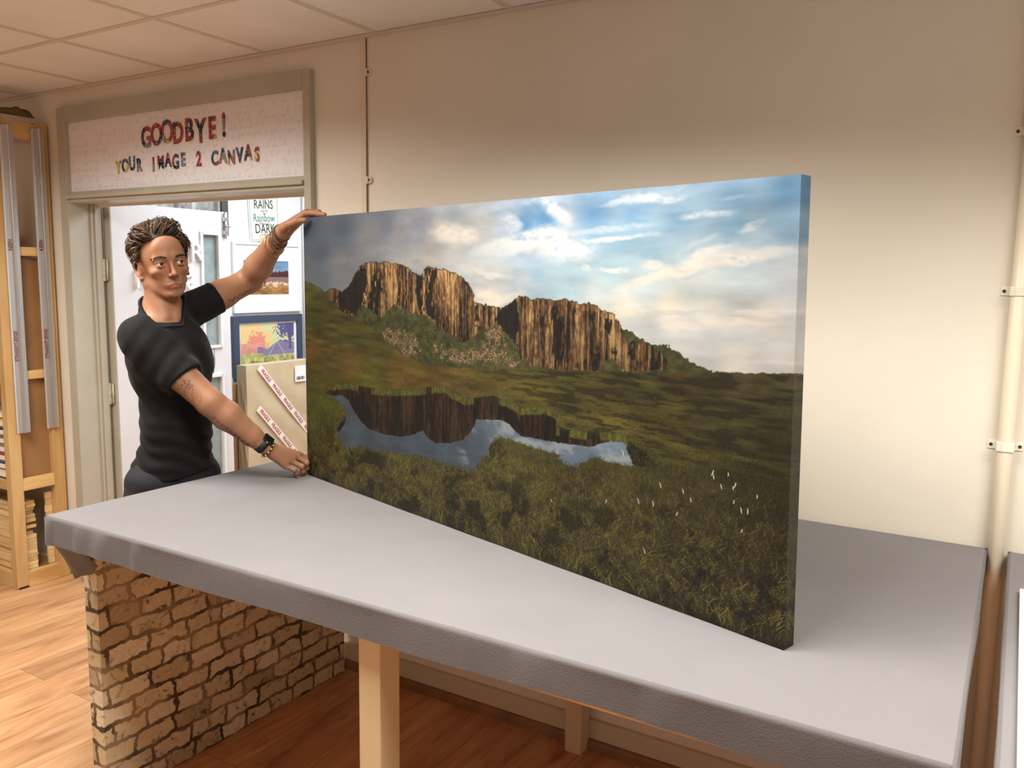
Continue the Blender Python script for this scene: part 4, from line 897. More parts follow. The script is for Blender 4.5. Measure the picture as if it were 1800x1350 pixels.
# dusty cloth bundle on top
rag = MB(); rr_ = random.Random(3)
nu, nv = 22, 12; vs = []; fs = []
for i in range(nu + 1):
    for j in range(nv):
        a = 2 * PI * j / nv; t = i / nu
        r_ = .035 * math.sin(PI * min(1, t + .08)) ** .5 * (1 + .3 * math.sin(3 * a + t * 9) * math.sin(t * 14)) * (.5 + .8 * t)
        vs.append((RX - .02 + r_ * math.cos(a) * .9, -.30 + t * .25, 2.462 + .6 * max(.0, r_ + r_ * math.sin(a))))
for i in range(nu):
    for j in range(nv):
        a = i * nv + j; b_ = i * nv + (j + 1) % nv; fs.append((a, b_, b_ + nv, a + nv))
rag.add(vs, fs, True)
tag(rag.build('cloth_bundle', mat('dusty_brown_cloth', (104, 84, 62), .9, noise=.3, nscale=12), origin=(RX, -.18, 2.462)), 'crumpled brown cloth bundle on top of the rack beside the door frame', 'cloth')

# ------------------------------------------------------------------ things in the next room
WX = -4.598
def picture(name, label, y0, y1, z0, z1, fw_, depth, mframe, mmount, img, iy0, iy1, iz0, iz1, glass=True):
    t = thing(name, label, 'picture', (WX, (y0 + y1) / 2, z0))
    f = MB()
    for lo, hi in (((WX, y0, z0), (WX + depth, y0 + fw_, z1)), ((WX, y1 - fw_, z0), (WX + depth, y1, z1)), ((WX, y0 + fw_, z0), (WX + depth, y1 - fw_, z0 + fw_)), ((WX, y0 + fw_, z1 - fw_), (WX + depth, y1 - fw_, z1))): f.box(lo, hi)
    f.build('frame', mframe, parent=t, bevel=.002)
    MB().box((WX + .004, y0 + fw_, z0 + fw_), (WX + depth * .45, y1 - fw_, z1 - fw_)).build('mount', mmount, parent=t)
    x = WX + depth * .45 + .0012
    def fn(u_, v_): return np.stack([np.full_like(u_, x), iy0 + (iy1 - iy0) * u_, iz0 + (iz1 - iz0) * v_], 1)
    print_mesh('picture_print', [(fn, img)], attr_mat('small_print_' + name, .25), t)
    return t
def small_lake(W=190, H=120):
    rng = np.random.default_rng(2); v = np.linspace(0, 1, H)[:, None] * np.ones((1, W)); u = np.linspace(0, 1, W)[None] * np.ones((H, 1))
    n = fbm(rng, H, W, 10, 30, 4)[..., None]; c = lambda *a: np.array(a) / 255
    img = np.where((v > .6)[..., None], c(90, 130, 170) * (v[..., None]) + c(226, 214, 200) * (1 - v[..., None]), c(214, 190, 170)) * (.85 + .3 * n)
    tl = .62 + .10 * vnoise(rng, H, W, 300, 7) + .04 * vnoise(rng, H, W, 300, 2)
    tree = (v < tl) & (v > .52); img[tree] = c(78, 44, 52) * (.7 + .6 * n[tree])
    rf = (v < .52) & (v > 1.04 - tl); img[rf] = img[rf] * .35 + c(110, 74, 76) * .6
    lowr = smooth01(.36 - v + (fbm(rng, H, W, 12, 16, 3) - .5) * .4, 0, .2)[..., None]
    img = img * (1 - lowr) + (c(150, 108, 62) * (.5 + n)) * lowr
    p = (abs(u - .45) < .012) & (v > .30) & (v < .52); img[p] = c(50, 34, 44)
    return np.clip(img, 0, 1)
def small_dusk(W=210, H=140):
    rng = np.random.default_rng(8); v = np.linspace(0, 1, H)[:, None] * np.ones((1, W)); u = np.linspace(0, 1, W)[None] * np.ones((H, 1)); c = lambda *a: np.array(a) / 255
    n = fbm(rng, H, W, 14, 14, 4); n3 = n[..., None]
    img = c(236, 226, 132) * (1 - v[..., None]) + c(190, 222, 176) * v[..., None]
    cl = smooth01(n - (np.hypot((u - .12) * .8, v - .75) - .34), .35, .6)[..., None]; img = img * (1 - cl) + c(240, 202, 130) * cl
    pk = (np.hypot((u - .30) / .20, (v - .54) / .32) + (fbm(rng, H, W, 7, 7, 4) - .5) * 1.2) < .85; img[pk] = c(232, 128, 112)
    left = (v < .56 + .05 * n) & (u < .45); img[left] = (c(228, 140, 128) * (.8 + .4 * n3))[left]
    hill = v < np.interp(u, [0, .35, .48, .6, .72, .85, 1], [.44, .50, .42, .54, .62, .60, .55]); img[hill & (u > .3)] = c(112, 104, 154)
    t2 = (np.hypot((u - .93) / .27, (v - .88) / .27) + (fbm(rng, H, W, 5, 5, 4) - .5) * 2.0) < .9; img[t2] = c(62, 58, 128)
    tk = (abs(u - .93 + .02 * v) < .02) & (v > .3); img[tk] = c(58, 54, 116)
    low = v < .32 + .08 * n; img[low] = (c(196, 196, 112) * (.6 + .7 * n3))[low]
    lk = (v < .40) & (v > .30) & (u > .4); img[lk] = c(120, 112, 162)
    for s in (-1, 1):
        d = abs((u - .66) - s * (.62 - v) * .45); beam = (d < .008) & (v > .25) & (v < .62); img[beam] = img[beam] * .5 + .45
    img = img * .8 + .2 * c(236, 222, 196)
    gl = (fbm(rng, H, W, 8, 10, 3) > .58) & (v < .24); img[gl] = c(150, 140, 110)
    return np.clip(img, 0, 1)
def small_grey(W=200, H=80):
    rng = np.random.default_rng(4); n = fbm(rng, H, W, 30, 24, 5)[..., None]; c = lambda *a: np.array(a) / 255
    n2 = smooth01(fbm(rng, H, W, 60, 30, 4), .45, .6)[..., None]
    return np.clip((c(112, 112, 112) * (1 - n2) + c(178, 178, 172) * n2) * (.6 + .8 * n), 0, 1)
MNT = mat('white_mount', (244, 244, 246), .6)
picture('framed_picture', 'white framed lake photograph on the next room\'s wall behind the raised forearm', 1.305, 1.925, 1.412, 1.900, .020, .022, mat('white_frame', (242, 242, 244), .35), MNT, small_lake(), 1.40, 1.812, 1.538, 1.775)
picture('framed_picture', 'navy framed sunset print hanging below the white framed photograph', 1.285, 1.925, .955, 1.392, .050, .03, mat('navy_frame', (62, 74, 98), .35), MNT, small_dusk(), 1.352, 1.850, 1.012, 1.330)
picture('framed_picture', 'dark framed grey abstract picture high on the wall above the open door', .45, 1.268, 1.93, 2.42, .052, .03, mat('weathered_frame', (84, 76, 72), .5, noise=.4, nscale=20, stretch=(1, 1, 8)), mat('grey_mount', (160, 158, 156), .6), small_grey(), .51, 1.196, 1.99, 2.36)
# tilted motto sign
ms = thing('motto_sign', 'pale motto sign with black, teal and yellow words, tilted above the white frame', 'sign', (WX, 1.58, 1.900))
tilt = math.radians(1.5)
SM = mat('sign_pale', (226, 232, 220), .5); MB().prism([(1.452, 2.222), (1.722, 2.240), (1.732, 1.918), (1.470, 1.903)], 'x', WX, WX + .012).build('plate', SM, parent=ms, bevel=.002)
bd = MB()
for a, b_ in (((1.462, 2.213), (1.712, 2.230)), ((1.712, 2.230), (1.722, 1.928)), ((1.722, 1.928), (1.480, 1.913)), ((1.480, 1.913), (1.462, 2.213))):
    bd.tube([(WX + .0128, *a), (WX + .0128, *b_)], .0012, 5)
bd.build('border_line', mat('sign_line', (110, 118, 112), .5), parent=ms)
INK = mat('sign_ink', (54, 54, 52), .5); TEAL = mat('sign_teal', (60, 124, 112), .5); YEL = mat('sign_yellow', (206, 190, 70), .5); GRY = mat('sign_grey_ink', (110, 110, 106), .5)
for (s, sz, y, z, m_, k_, bo) in (("When it", .034, 1.590, 2.205, GRY, .8, 0), ("RAINS", .085, 1.588, 2.160, INK, .75, .0005), ("look for", .026, 1.595, 2.118, GRY, .8, 0), ("the", .024, 1.595, 2.100, GRY, .8, 0), ("Rainbow", .078, 1.592, 2.068, TEAL, .72, .0002),
                                  ("When it's", .032, 1.597, 2.030, GRY, .8, 0), ("DARK", .092, 1.600, 1.994, INK, .75, .0005), ("look for", .026, 1.603, 1.958, GRY, .8, 0), ("the", .024, 1.604, 1.944, GRY, .8, 0), ("Stars", .072, 1.602, 1.926, YEL, .75, .0005)):
    text_obj('lettering', s, sz, m_, (WX + .0128, y, z), (0, 1, .055), (0, -.055, 1), parent=ms, extrude=.0002, sx=k_, bold=bo)
# dado rail, pipe
struct(MB().box((-4.6, .16, .905), (-4.585, 2.1, .968)).build('trim_5', mat('dado_grey', (176, 176, 176), .5), origin=(-4.6, .16, .9)))
struct(MB().box((-4.6, .16, .0), (-4.592, 2.1, .905)).build('trim_6', mat('dado_panel', (72, 62, 56), .6), origin=(-4.6, .16, 0)))
pw = MB().tube([(-4.575, 1.965, 0), (-4.575, 1.965, 2.6)], .014, 14); pw.tube([(-4.57, 2.008, 0), (-4.57, 2.008, 2.6)], .006, 10)
tag(pw.build('heating_pipe', WHITE, origin=(-4.575, 1.965, 0)), 'white vertical pipe on the next room\'s wall right of the pictures', 'pipe')
struct(MB().box((-4.6, 2.10, 0), (-4.42, 3.3, 2.6)).build('wall_next_room_pier', mat('dark_brown_pier', (52, 40, 42), .6), origin=(-4.6, 2.1, 0)))
# parcels
KR = mat('kraft_paper', (206, 188, 156), .38, noise=.10, nscale=5, bump=.45, bscale=9)
def crumple_box(mb, lo, hi, amp, seed, n=14):
    """box with gently dented faces, wrapped paper"""
    r_ = random.Random(seed); (x0, y0, z0), (x1, y1, z1) = lo, hi
    ph = [(r_.uniform(4, 14), r_.uniform(4, 14), r_.uniform(0, 6)) for _ in range(5)]
    d = lambda a, b_: amp * sum(math.sin(f * a + g * b_ + p) for f, g, p in ph) / 5
    def face(fn, nrm):
        vs = []; fs = []
        for i in range(n + 1):
            for j in range(n + 1):
                u_, v_ = i / n, j / n; p = fn(u_, v_); e = min(1, 6 * min(u_, 1 - u_, v_, 1 - v_)); k_ = d(u_ * 2, v_ * 2) * e
                vs.append(tuple(p[q] + nrm[q] * k_ for q in range(3)))
        for i in range(n):
            for j in range(n):
                a = i * (n + 1) + j; fs.append((a, a + n + 1, a + n + 2, a + 1))
        mb.add(vs, fs, True)
    L_ = lambda a, b_, t: a + (b_ - a) * t
    face(lambda u_, v_: (x1, L_(y0, y1, u_), L_(z0, z1, v_)), (1, 0, 0)); face(lambda u_, v_: (x0, L_(y1, y0, u_), L_(z0, z1, v_)), (-1, 0, 0))
    face(lambda u_, v_: (L_(x0, x1, u_), y0, L_(z0, z1, v_)), (0, -1, 0)); face(lambda u_, v_: (L_(x1, x0, u_), y1, L_(z0, z1, v_)), (0, 1, 0))
    face(lambda u_, v_: (L_(x0, x1, u_), L_(y0, y1, v_), z1), (0, 0, 1)); face(lambda u_, v_: (L_(x1, x0, u_), L_(y0, y1, v_), z0), (0, 0, -1))
par = thing('wrapped_parcel', 'tall kraft paper parcel with red and white fragile tape next to the canvas edge', 'parcel', (-4.30, 1.50, 0))
pb = MB(); crumple_box(pb, (-4.375, 1.135, 0), (-4.285, 1.80, 1.085), .012, 3, 30); pb.build('paper_wrap', KR, parent=par)
TAPE = mat('white_tape', (240, 232, 226), .4); RED = mat('red_lettering', (176, 50, 64), .5)
def tape(p, q, wd, words):
    p = Vector((0, *p)); q = Vector((0, *q)); d_ = (q - p).normalized(); s = Vector((1, 0, 0)).cross(d_)
    x = -4.285 + .0115; vs = [Vector((x, 0, 0)) + a for a in (p - s * wd / 2, q - s * wd / 2, q + s * wd / 2, p + s * wd / 2)]
    vs += [v_ + Vector((-.0008, 0, 0)) for v_ in vs]
    MB().add(vs, [(0, 1, 2, 3), (7, 6, 5, 4), (0, 4, 5, 1), (1, 5, 6, 2), (2, 6, 7, 3), (3, 7, 4, 0)]).build('tape_strip', TAPE, parent=par)
    ln = (q - p).length; k_ = 0
    for t_ in words:
        c = p + d_ * t_
        text_obj('lettering', 'FRAGILE', .0355, RED, (x + .0008, c.y, c.z), d_, s, parent=par, extrude=.0002, bold=.0008, sx=.82)
tape((1.235, 1.072), (1.80, .435), .046, (.085, .228, .371, .514, .657))
tape((1.22, .800), (1.79, .175), .046, (.08, .223, .366, .509, .652))
lb = MB().box((-4.285 + .011, 1.553, .940), (-4.285 + .0125, 1.655, 1.052)).build('address_label', mat('label_white', (244, 244, 246), .5), parent=par)
bc = MB(); r_ = random.Random(5); y = 1.566
while y < 1.640:
    w_ = r_.choice((.0015, .003, .0045)); bc.box((-4.285 + .0126, y, .953), (-4.285 + .0131, y + w_, .976)); y += w_ + r_.choice((.0015, .003))
bc.build('barcode', INK, parent=par)
for (lo, hi, sd, lab) in (((-4.46, 1.04, 0), (-4.395, 1.62, .955), 8, 'slim kraft parcel directly left of the fragile-taped parcel'), ((-4.535, .985, 0), (-4.475, 1.45, .93), 9, 'narrow kraft parcel nearest the open door\'s edge')):
    q_ = MB(); crumple_box(q_, lo, hi, .004, sd); tag(q_.build('wrapped_parcel', mat('kraft_paper_plain', (178, 148, 106), .5, noise=.1, nscale=4), origin=(lo[0], lo[1], 0)), lab, 'parcel')
# ------------------------------------------------------------------ the man: one continuous body from blended solids
V3 = lambda *a: np.array(a, np.float64)
class Solid:
    """ordered list of blended solids giving a signed distance"""
    def __init__(self): self.p = []
    def cap(self, a, b, ra, rb, k=.012, op='add', flat=None):
        a = np.array(a, float); b = np.array(b, float); L_ = b - a; l2 = max(1e-9, L_ @ L_)
        def f(P):
            t = np.clip(((P - a) @ L_) / l2, 0, 1); Q = P - a - t[:, None] * L_
            if flat is not None:
                n_, s_ = flat; n_ = np.array(n_, float) / np.linalg.norm(n_); c_ = Q @ n_
                Q = Q + np.outer(c_ * (1 / s_ - 1), n_)
            return np.sqrt((Q ** 2).sum(1)) - (ra + (rb - ra) * t)
        c = (a + b) / 2; self.p.append((f, c, np.linalg.norm(b - a) / 2 + max(ra, rb), k, op)); return self
    def ell(self, c, r, ax=None, k=.015, op='add'):
        c = np.array(c, float); r = np.array(r, float); A = np.eye(3) if ax is None else np.array(ax, float)
        def f(P):
            q = (P - c) @ A.T; k0 = np.sqrt(((q / r) ** 2).sum(1)); k1 = np.sqrt(((q / r ** 2) ** 2).sum(1)) + 1e-9
            return k0 * (k0 - 1) / k1
        self.p.append((f, c, r.max(), k, op)); return self
    def chain(self, pts, rad, k=.008):
        for i in range(len(pts) - 1): self.cap(pts[i], pts[i + 1], rad[i], rad[i + 1], k)
        return self
    def bounds(self, m=.03):
        lo = np.min([c - r for f, c, r, k, op in self.p if op == 'add'], 0) - m; hi = np.max([c + r for f, c, r, k, op in self.p if op == 'add'], 0) + m
        return lo, hi
    def ev(self, P, centre=None, rad=0):
        d = np.full(len(P), 1.0)
        for f, c, r, k, op in self.p:
            if centre is not None and np.linalg.norm(c - centre) > r + rad + k + .06: continue
            e = f(P)
            if op == 'add':
                h = np.clip(.5 + .5 * (d - e) / k, 0, 1); d = d + (e - d) * h - k * h * (1 - h)
            else:
                h = np.clip(.5 - .5 * (d + e) / k, 0, 1); d = d + (-e - d) * h + k * h * (1 - h)
        return d

def surface(S, h, post=None, lo=None, hi=None):
    """surface-nets mesh of a Solid; only blocks near the surface are sampled"""
    B = 8
    if lo is None: lo, hi = S.bounds()
    lo = np.array(lo, float); n = np.ceil((np.array(hi) - lo) / (h * B)).astype(int)
    ev = (lambda P, c=None, r=0: post(P, S.ev(P, c, r))) if post else (lambda P, c=None, r=0: S.ev(P, c, r))
    gi = np.stack(np.meshgrid(*[np.arange(k) for k in n], indexing='ij'), -1).reshape(-1, 3)
    ctr = lo + (gi + .5) * B * h
    dc = np.concatenate([ev(ctr[i:i + 200000]) for i in range(0, len(ctr), 200000)])
    act = gi[np.abs(dc) < B * h * .87 * 1.35 + .012]
    G = np.arange(B + 1); loc = np.stack(np.meshgrid(G, G, G, indexing='ij'), -1).reshape(-1, 3)
    N_ = (n + 2) * B
    key = lambda I: (I[..., 0].astype(np.int64) * N_[1] + I[..., 1]) * N_[2] + I[..., 2]
    sup = act // 6; sk = (sup[:, 0] * 1000 + sup[:, 1]) * 1000 + sup[:, 2]
    cells_k = []; cells_p = []; edges = []
    for s in np.unique(sk):
        A = act[sk == s]
        I = (A[:, None, :] * B + loc[None]).reshape(-1, 3); P = lo + I * h
        c = (P.min(0) + P.max(0)) / 2; r = np.linalg.norm(P.max(0) - P.min(0)) / 2
        d = ev(P, c, r).reshape(len(A), B + 1, B + 1, B + 1)
        d = np.where(np.abs(d) < 1e-9, 1e-9, d)
        sg = d < 0
        base = A[:, None, None, None, :] * B + np.stack(np.meshgrid(*[np.arange(B)] * 3, indexing='ij'), -1)[None]
        cnt = np.zeros((len(A), B, B, B), int); acc = np.zeros((len(A), B, B, B, 3)); m = np.zeros((len(A), B, B, B), int)
        def sub(a, o): return a[:, o[0]:o[0] + B, o[1]:o[1] + B, o[2]:o[2] + B]
        cor = [(i, j, k) for i in (0, 1) for j in (0, 1) for k in (0, 1)]
        for a in cor:
            for ax in range(3):
                if a[ax]: continue
                b = list(a); b[ax] = 1; b = tuple(b)
                da, db = sub(d, a), sub(d, b); x = (da < 0) != (db < 0)
                t = np.where(x, da / np.where(x, da - db, 1), 0)
                pos = np.zeros(acc.shape); pos[..., 0] = a[0]; pos[..., 1] = a[1]; pos[..., 2] = a[2]; pos[..., ax] = t
                acc += np.where(x[..., None], pos, 0); m += x
        has = m > 0
        cells_k.append(key(base[has])); cells_p.append(lo + (base[has] + acc[has] / m[has][:, None]) * h)
        for ax in range(3):
            b = [0, 0, 0]; b[ax] = 1
            x = sub(sg, (0, 0, 0)) != sub(sg, tuple(b))
            I0 = base[x]; flip = sub(sg, (0, 0, 0))[x]
            e1 = np.zeros(3, int); e2 = np.zeros(3, int); e1[(ax + 1) % 3] = 1; e2[(ax + 2) % 3] = 1
            q = np.stack([key(I0 - e1 - e2), key(I0 - e2), key(I0), key(I0 - e1)], 1)
            q[~flip] = q[~flip][:, ::-1]
            edges.append(q)
    K = np.concatenate(cells_k); P = np.concatenate(cells_p); E_ = np.concatenate(edges)
    o = np.argsort(K); K = K[o]; P = P[o]
    ix = np.searchsorted(K, E_); ix = np.clip(ix, 0, len(K) - 1); ok = (K[ix] == E_).all(1)
    return P, ix[ok]
def np_mesh(name, P, F, m, parent, col=None, origin=None):
    off = np.array(parent['_w']) if parent is not None else np.array(origin, float)
    me = bpy.data.meshes.new(name); me.vertices.add(len(P)); me.vertices.foreach_set('co', (P - off).astype(np.float32).ravel())
    me.loops.add(F.size); me.loops.foreach_set('vertex_index', F.astype(np.int32).ravel())
    me.polygons.add(len(F)); me.polygons.foreach_set('loop_start', np.arange(0, F.size, 4, dtype=np.int32))
    me.update(calc_edges=True); me.polygons.foreach_set('use_smooth', np.ones(len(F), bool)); me.validate()
    if col is not None:
        ca = me.color_attributes.new('print', 'FLOAT_COLOR', 'POINT')
        ca.data.foreach_set('color', np.concatenate([col, np.ones((len(col), 1))], 1).astype(np.float32).ravel())
    me.materials.append(m)
    o = bpy.data.objects.new(name, me); COL.objects.link(o); o['_w'] = tuple(off)
    if parent is not None: o.parent = parent
    else: o.location = off
    return o
def smooth_mesh(P, F, n=1, lam=.5):
    for _ in range(n):
        acc = np.zeros_like(P); c = np.zeros(len(P))
        for a, b in ((0, 1), (1, 2), (2, 3), (3, 0)):
            np.add.at(acc, F[:, a], P[F[:, b]]); np.add.at(acc, F[:, b], P[F[:, a]]); np.add.at(c, F[:, a], 1); np.add.at(c, F[:, b], 1)
        P = P + lam * (acc / np.maximum(c, 1)[:, None] - P)
    return P

HO = V3(-2.5340, -.7395, 1.714)
hf = V3(.934, -.356, 0); hl = V3(.356, .934, 0)
ra_ = math.radians(8)
HL = math.cos(ra_) * hl + math.sin(ra_) * V3(0, 0, 1); HU = math.cos(ra_) * V3(0, 0, 1) - math.sin(ra_) * hl; HF = hf
HAX = np.array([HF, HL, HU])
Hp = lambda x, y, z: HO + x * HF + y * HL + z * HU * .97
TF = V3(.988, -.154, 0); TL = V3(.154, .988, 0); TAX = np.array([TF, TL, V3(0, 0, 1)])
RS, RE, RW = V3(-2.528, -.838, 1.458), V3(-2.312, -.742, 1.250), V3(-2.214, -.597, 1.086)
LS, LE, LW = V3(-2.560, -.600, 1.552), V3(-2.485, -.409, 1.656), V3(-2.262, -.452, 1.827)
chest = V3(-2.540, -.722, 1.375); belly = V3(-2.548, -.700, 1.165); pelv = V3(-2.574, -.700, .985)
NB = V3(-2.556, -.735, 1.530)

def head_parts(S):
    S.ell(Hp(-.012, 0, .032), (.098, .075, .088), HAX, .01)
    S.ell(Hp(.020, 0, -.020), (.066, .057, .088), HAX, .02)
    S.ell(Hp(.020, 0, -.074), (.053, .046, .040), HAX, .02)
    for s in (-1, 1):
        S.cap(Hp(-.006, s * .055, -.064), Hp(.052, s * .020, -.108), .0115, .0125, .020)
        S.cap(Hp(-.008, s * .060, -.020), Hp(-.006, s * .055, -.064), .010, .0115, .02)
        S.ell(Hp(.050, s * .040, -.028), (.025, .020, .015), HAX, .016)
        S.cap(Hp(.074, s * .046, .014), Hp(.0845, s * .014, .019), .008, .010, .012)
    S.ell(Hp(.070, 0, -.108), (.016, .019, .014), HAX, .016)
    S.ell(Hp(.073, 0, .050), (.016, .044, .034), HAX, .03)
    for s in (-1, 1): S.ell(Hp(.0945, s * .034, -.001), (.019, .0190, .0125), HAX, .008, 'sub')
    for s in (-1, 1): S.ell(Hp(.080, s * .046, -.058), (.010, .012, .020), HAX, .016, 'sub')
    # nose
    S.cap(Hp(.0835, 0, .012), Hp(.106, 0, -.034), .0062, .0072, .009)
    S.ell(Hp(.1085, 0, -.0395), (.0105, .0088, .0085), HAX, .007)
    for s in (-1, 1):
        S.ell(Hp(.0955, s * .0115, -.0425), (.0105, .0058, .0068), HAX, .005)
        S.ell(Hp(.1005, s * .0062, -.0495), (.0060, .0030, .0036), HAX, .002, 'sub')
    # mouth
    S.ell(Hp(.0735, 0, -.072), (.0165, .025, .021), HAX, .016)
    S.cap(Hp(.0860, -.021, -.0755), Hp(.0905, 0, -.0715), .0022, .0030, .005); S.cap(Hp(.0905, 0, -.0715), Hp(.0860, .021, -.0755), .0030, .0022, .005)
    S.cap(Hp(.0835, -.015, -.0828), Hp(.0875, 0, -.0822), .0028, .0042, .006); S.cap(Hp(.0875, 0, -.0822), Hp(.0835, .015, -.0828), .0042, .0028, .006)
    S.cap(Hp(.0895, -.0265, -.0815), Hp(.0940, 0, -.0768), .0022, .0026, .002, 'sub'); S.cap(Hp(.0940, 0, -.0768), Hp(.0895, .0265, -.0815), .0026, .0022, .002, 'sub')
    for s in (-1, 1):
        # lids
        pts = [Hp(.0735 + .0140 * math.cos(a), s * .033 + .0170 * math.sin(a), -.0008 + .0078 * math.cos(a) ** .8) for a in (-1.3, -.75, 0, .75, 1.3)]
        S.chain(pts, [.0024, .0028, .0031, .0028, .0024], .002)
        pts = [Hp(.0735 + .0130 * math.cos(a), s * .033 + .0165 * math.sin(a), -.0012 - .0088 * math.cos(a) ** .8) for a in (-1.3, -.75, 0, .75, 1.3)]
        S.chain(pts, [.0022, .0025, .0028, .0025, .0022], .004)
        # ear
        e = lambda u_, v_, w_=0: Hp(-.006 + u_ - .3 * abs(w_), s * (.0735 + w_), -.019 + v_)
        S.ell(e(-.006, .000, .002), (.018, .0085, .030), HAX, .008)
        rim = [e(.010, -.008, .002), e(.011, .010, .004), e(.004, .025, .009), e(-.009, .031, .013), e(-.020, .023, .015), e(-.022, .004, .014), e(-.014, -.016, .010), e(-.003, -.029, .005), e(.006, -.026, .002)]
        S.chain(rim, [.0032, .0036, .0036, .0038, .0038, .0038, .0040, .0058, .0042], .003)
        S.ell(e(.000, -.001, .012), (.0070, .0050, .0085), HAX, .003, 'sub'); S.ell(e(-.010, .014, .013), (.0050, .0035, .010), HAX, .003, 'sub')

def hand(S, W, mcp, fingers, thumb, up, rp=.0125):
    """palm from wrist to four knuckles, five separate jointed digits"""
    W = np.array(W); M_ = [np.array(m) for m in mcp]
    for i, m in enumerate(M_):
        S.cap(W + (m - W) * .12, m, .0185, .0112, .016)
    for i in range(3): S.cap(M_[i] * .5 + M_[i + 1] * .5 - (M_[i] - W) * .1, M_[i] * .5 + M_[i + 1] * .5 - (M_[i] - W) * .55, .0115, .015, .012)
    for i, fp in enumerate(fingers):
        pts = [M_[i]] + [np.array(q) for q in fp]; r0 = (.0098, .0100, .0094, .0082)[i]
        S.chain(pts, [r0 * 1.08, r0, r0 * .92, r0 * .80][:len(pts)], .0032)
        S.ell(pts[1], (r0 * 1.08,) * 3, None, .004)
    t = [np.array(q) for q in thumb]
    S.chain([W + (t[0] - W) * .35] + t, [.019, .0165, .0125, .0112, .0095][:len(t) + 1], .008)

body = Solid()
body.ell(chest, (.104, .134, .165), TAX, .03)
body.ell(chest + V3(0, 0, -.02) + TF * .045, (.062, .108, .10), TAX, .03)
body.ell(belly, (.086, .112, .17), TAX, .05)
body.ell(pelv, (.096, .130, .12), TAX, .05)
body.cap(NB + V3(-.01, 0, .028), RS + V3(.0, .03, .006), .042, .048, .04); body.cap(NB + V3(-.01, 0, .028), LS + V3(0, -.03, .0), .045, .046, .04)
body.cap(NB, HO + V3(-.018, .002, -.075), .060, .053, .025)
for s in (-1, 1): body.cap(HO + V3(-.02, 0, -.06) + s * HL * .045, NB + TF * .055 + s * TL * .02 + V3(0, 0, .0), .013, .012, .02)
head_parts(body)
def arm(S, s, e, w, big=1.):
    up = e - s; fo = w - e
    S.cap(s, s + up * .5, .054 * big, .052 * big, .03); S.cap(s + up * .4, e, .052 * big, .045, .02)
    S.cap(e, e + fo * .3, .045, .0485, .015); S.cap(e + fo * .3, e + fo * .75, .0485, .036, .015); S.cap(e + fo * .75, w, .036, .0285, .012)
arm(body, RS, RE, RW, 1.04); arm(body, LS, LE, LW, .98)
hand(body, RW, [(-2.182, -.462, 1.036), (-2.172, -.486, 1.033), (-2.173, -.514, 1.023), (-2.178, -.540, 1.010)],
     [[(-2.168, -.438, 1.012), (-2.175, -.428, .990), (-2.180, -.430, .974)], [(-2.153, -.462, 1.010), (-2.160, -.452, .988), (-2.174, -.455, .971)],
      [(-2.150, -.488, 1.002), (-2.153, -.479, .982), (-2.164, -.477, .970)], [(-2.155, -.518, .995), (-2.156, -.509, .980), (-2.168, -.503, .9695)]],
     [(-2.228, -.525, 1.050), (-2.215, -.475, 1.022), (-2.204, -.445, 1.000), (-2.196, -.425, .982)], (0, 0, 1))
hand(body, LW, [(-2.170, -.428, 1.893), (-2.180, -.408, 1.900), (-2.197, -.392, 1.899), (-2.215, -.380, 1.891)],
     [[(-2.128, -.432, 1.8925), (-2.085, -.446, 1.8870), (-2.052, -.457, 1.8840)], [(-2.135, -.400, 1.897), (-2.117, -.396, 1.872), (-2.118, -.404, 1.850)],
      [(-2.155, -.387, 1.892), (-2.135, -.383, 1.868), (-2.134, -.392, 1.845)], [(-2.180, -.370, 1.882), (-2.160, -.370, 1.862), (-2.155, -.378, 1.845)]],
     [(-2.232, -.468, 1.842), (-2.196, -.480, 1.852), (-2.160, -.480, 1.862), (-2.130, -.472, 1.866)], (0, 0, 1))
# legs and feet behind the bench
HR, HLp = pelv - TL * .085 + V3(0, 0, -.05), pelv + TL * .085 + V3(0, 0, -.05)
feet = []
for hp, kx, ax_ in ((HR, V3(-2.63, -.86, .50), V3(-2.70, -.90, .09)), (HLp, V3(-2.60, -.57, .50), V3(-2.66, -.52, .09))):
    body.cap(hp, kx, .078, .052, .03); body.cap(kx, kx + (ax_ - kx) * .35, .050, .052, .02); body.cap(kx + (ax_ - kx) * .35, ax_, .052, .036, .02)
    body.cap(ax_ + V3(-.02, 0, -.05), ax_ + V3(.13, -.03, -.062), .034, .024, .02); feet.append(ax_)
Pb, Fb = surface(body, .0023); Pb = smooth_mesh(Pb, Fb, 2, .5)
# skin colour: lips, reddened ears and nose, stubble, tattoos
q = (Pb - HO) @ HAX.T
skin = np.tile(np.array(lin(152, 108, 81)[:3]), (len(Pb), 1))
rngp = np.random.default_rng(3)
def blend(w_, c):
    global skin
    w_ = np.clip(w_, 0, 1)[:, None]; skin = skin * (1 - w_) + np.array(lin(*c)[:3]) * w_
gs = lambda x, y, z, sx, sy, sz: np.exp(-(((q[:, 0] - x) / sx) ** 2 + ((q[:, 1] - y) / sy) ** 2 + ((q[:, 2] - z) / sz) ** 2))
blend(gs(.10, 0, -.040, .02, .02, .02) * .45, (170, 96, 72)); blend((gs(.06, -.045, -.03, .03, .02, .02) + gs(.06, .045, -.03, .03, .02, .02)) * .35, (176, 112, 84))
lipm = (np.abs(q[:, 1]) < .0245) & (q[:, 0] > .085)
blend(np.where(lipm, np.exp(-((q[:, 2] + .0755 * .97 + .002) / .0072) ** 2) * np.clip(1.25 - (np.abs(q[:, 1]) / .0225) ** 2, 0, 1), 0) * .6, (140, 78, 64))
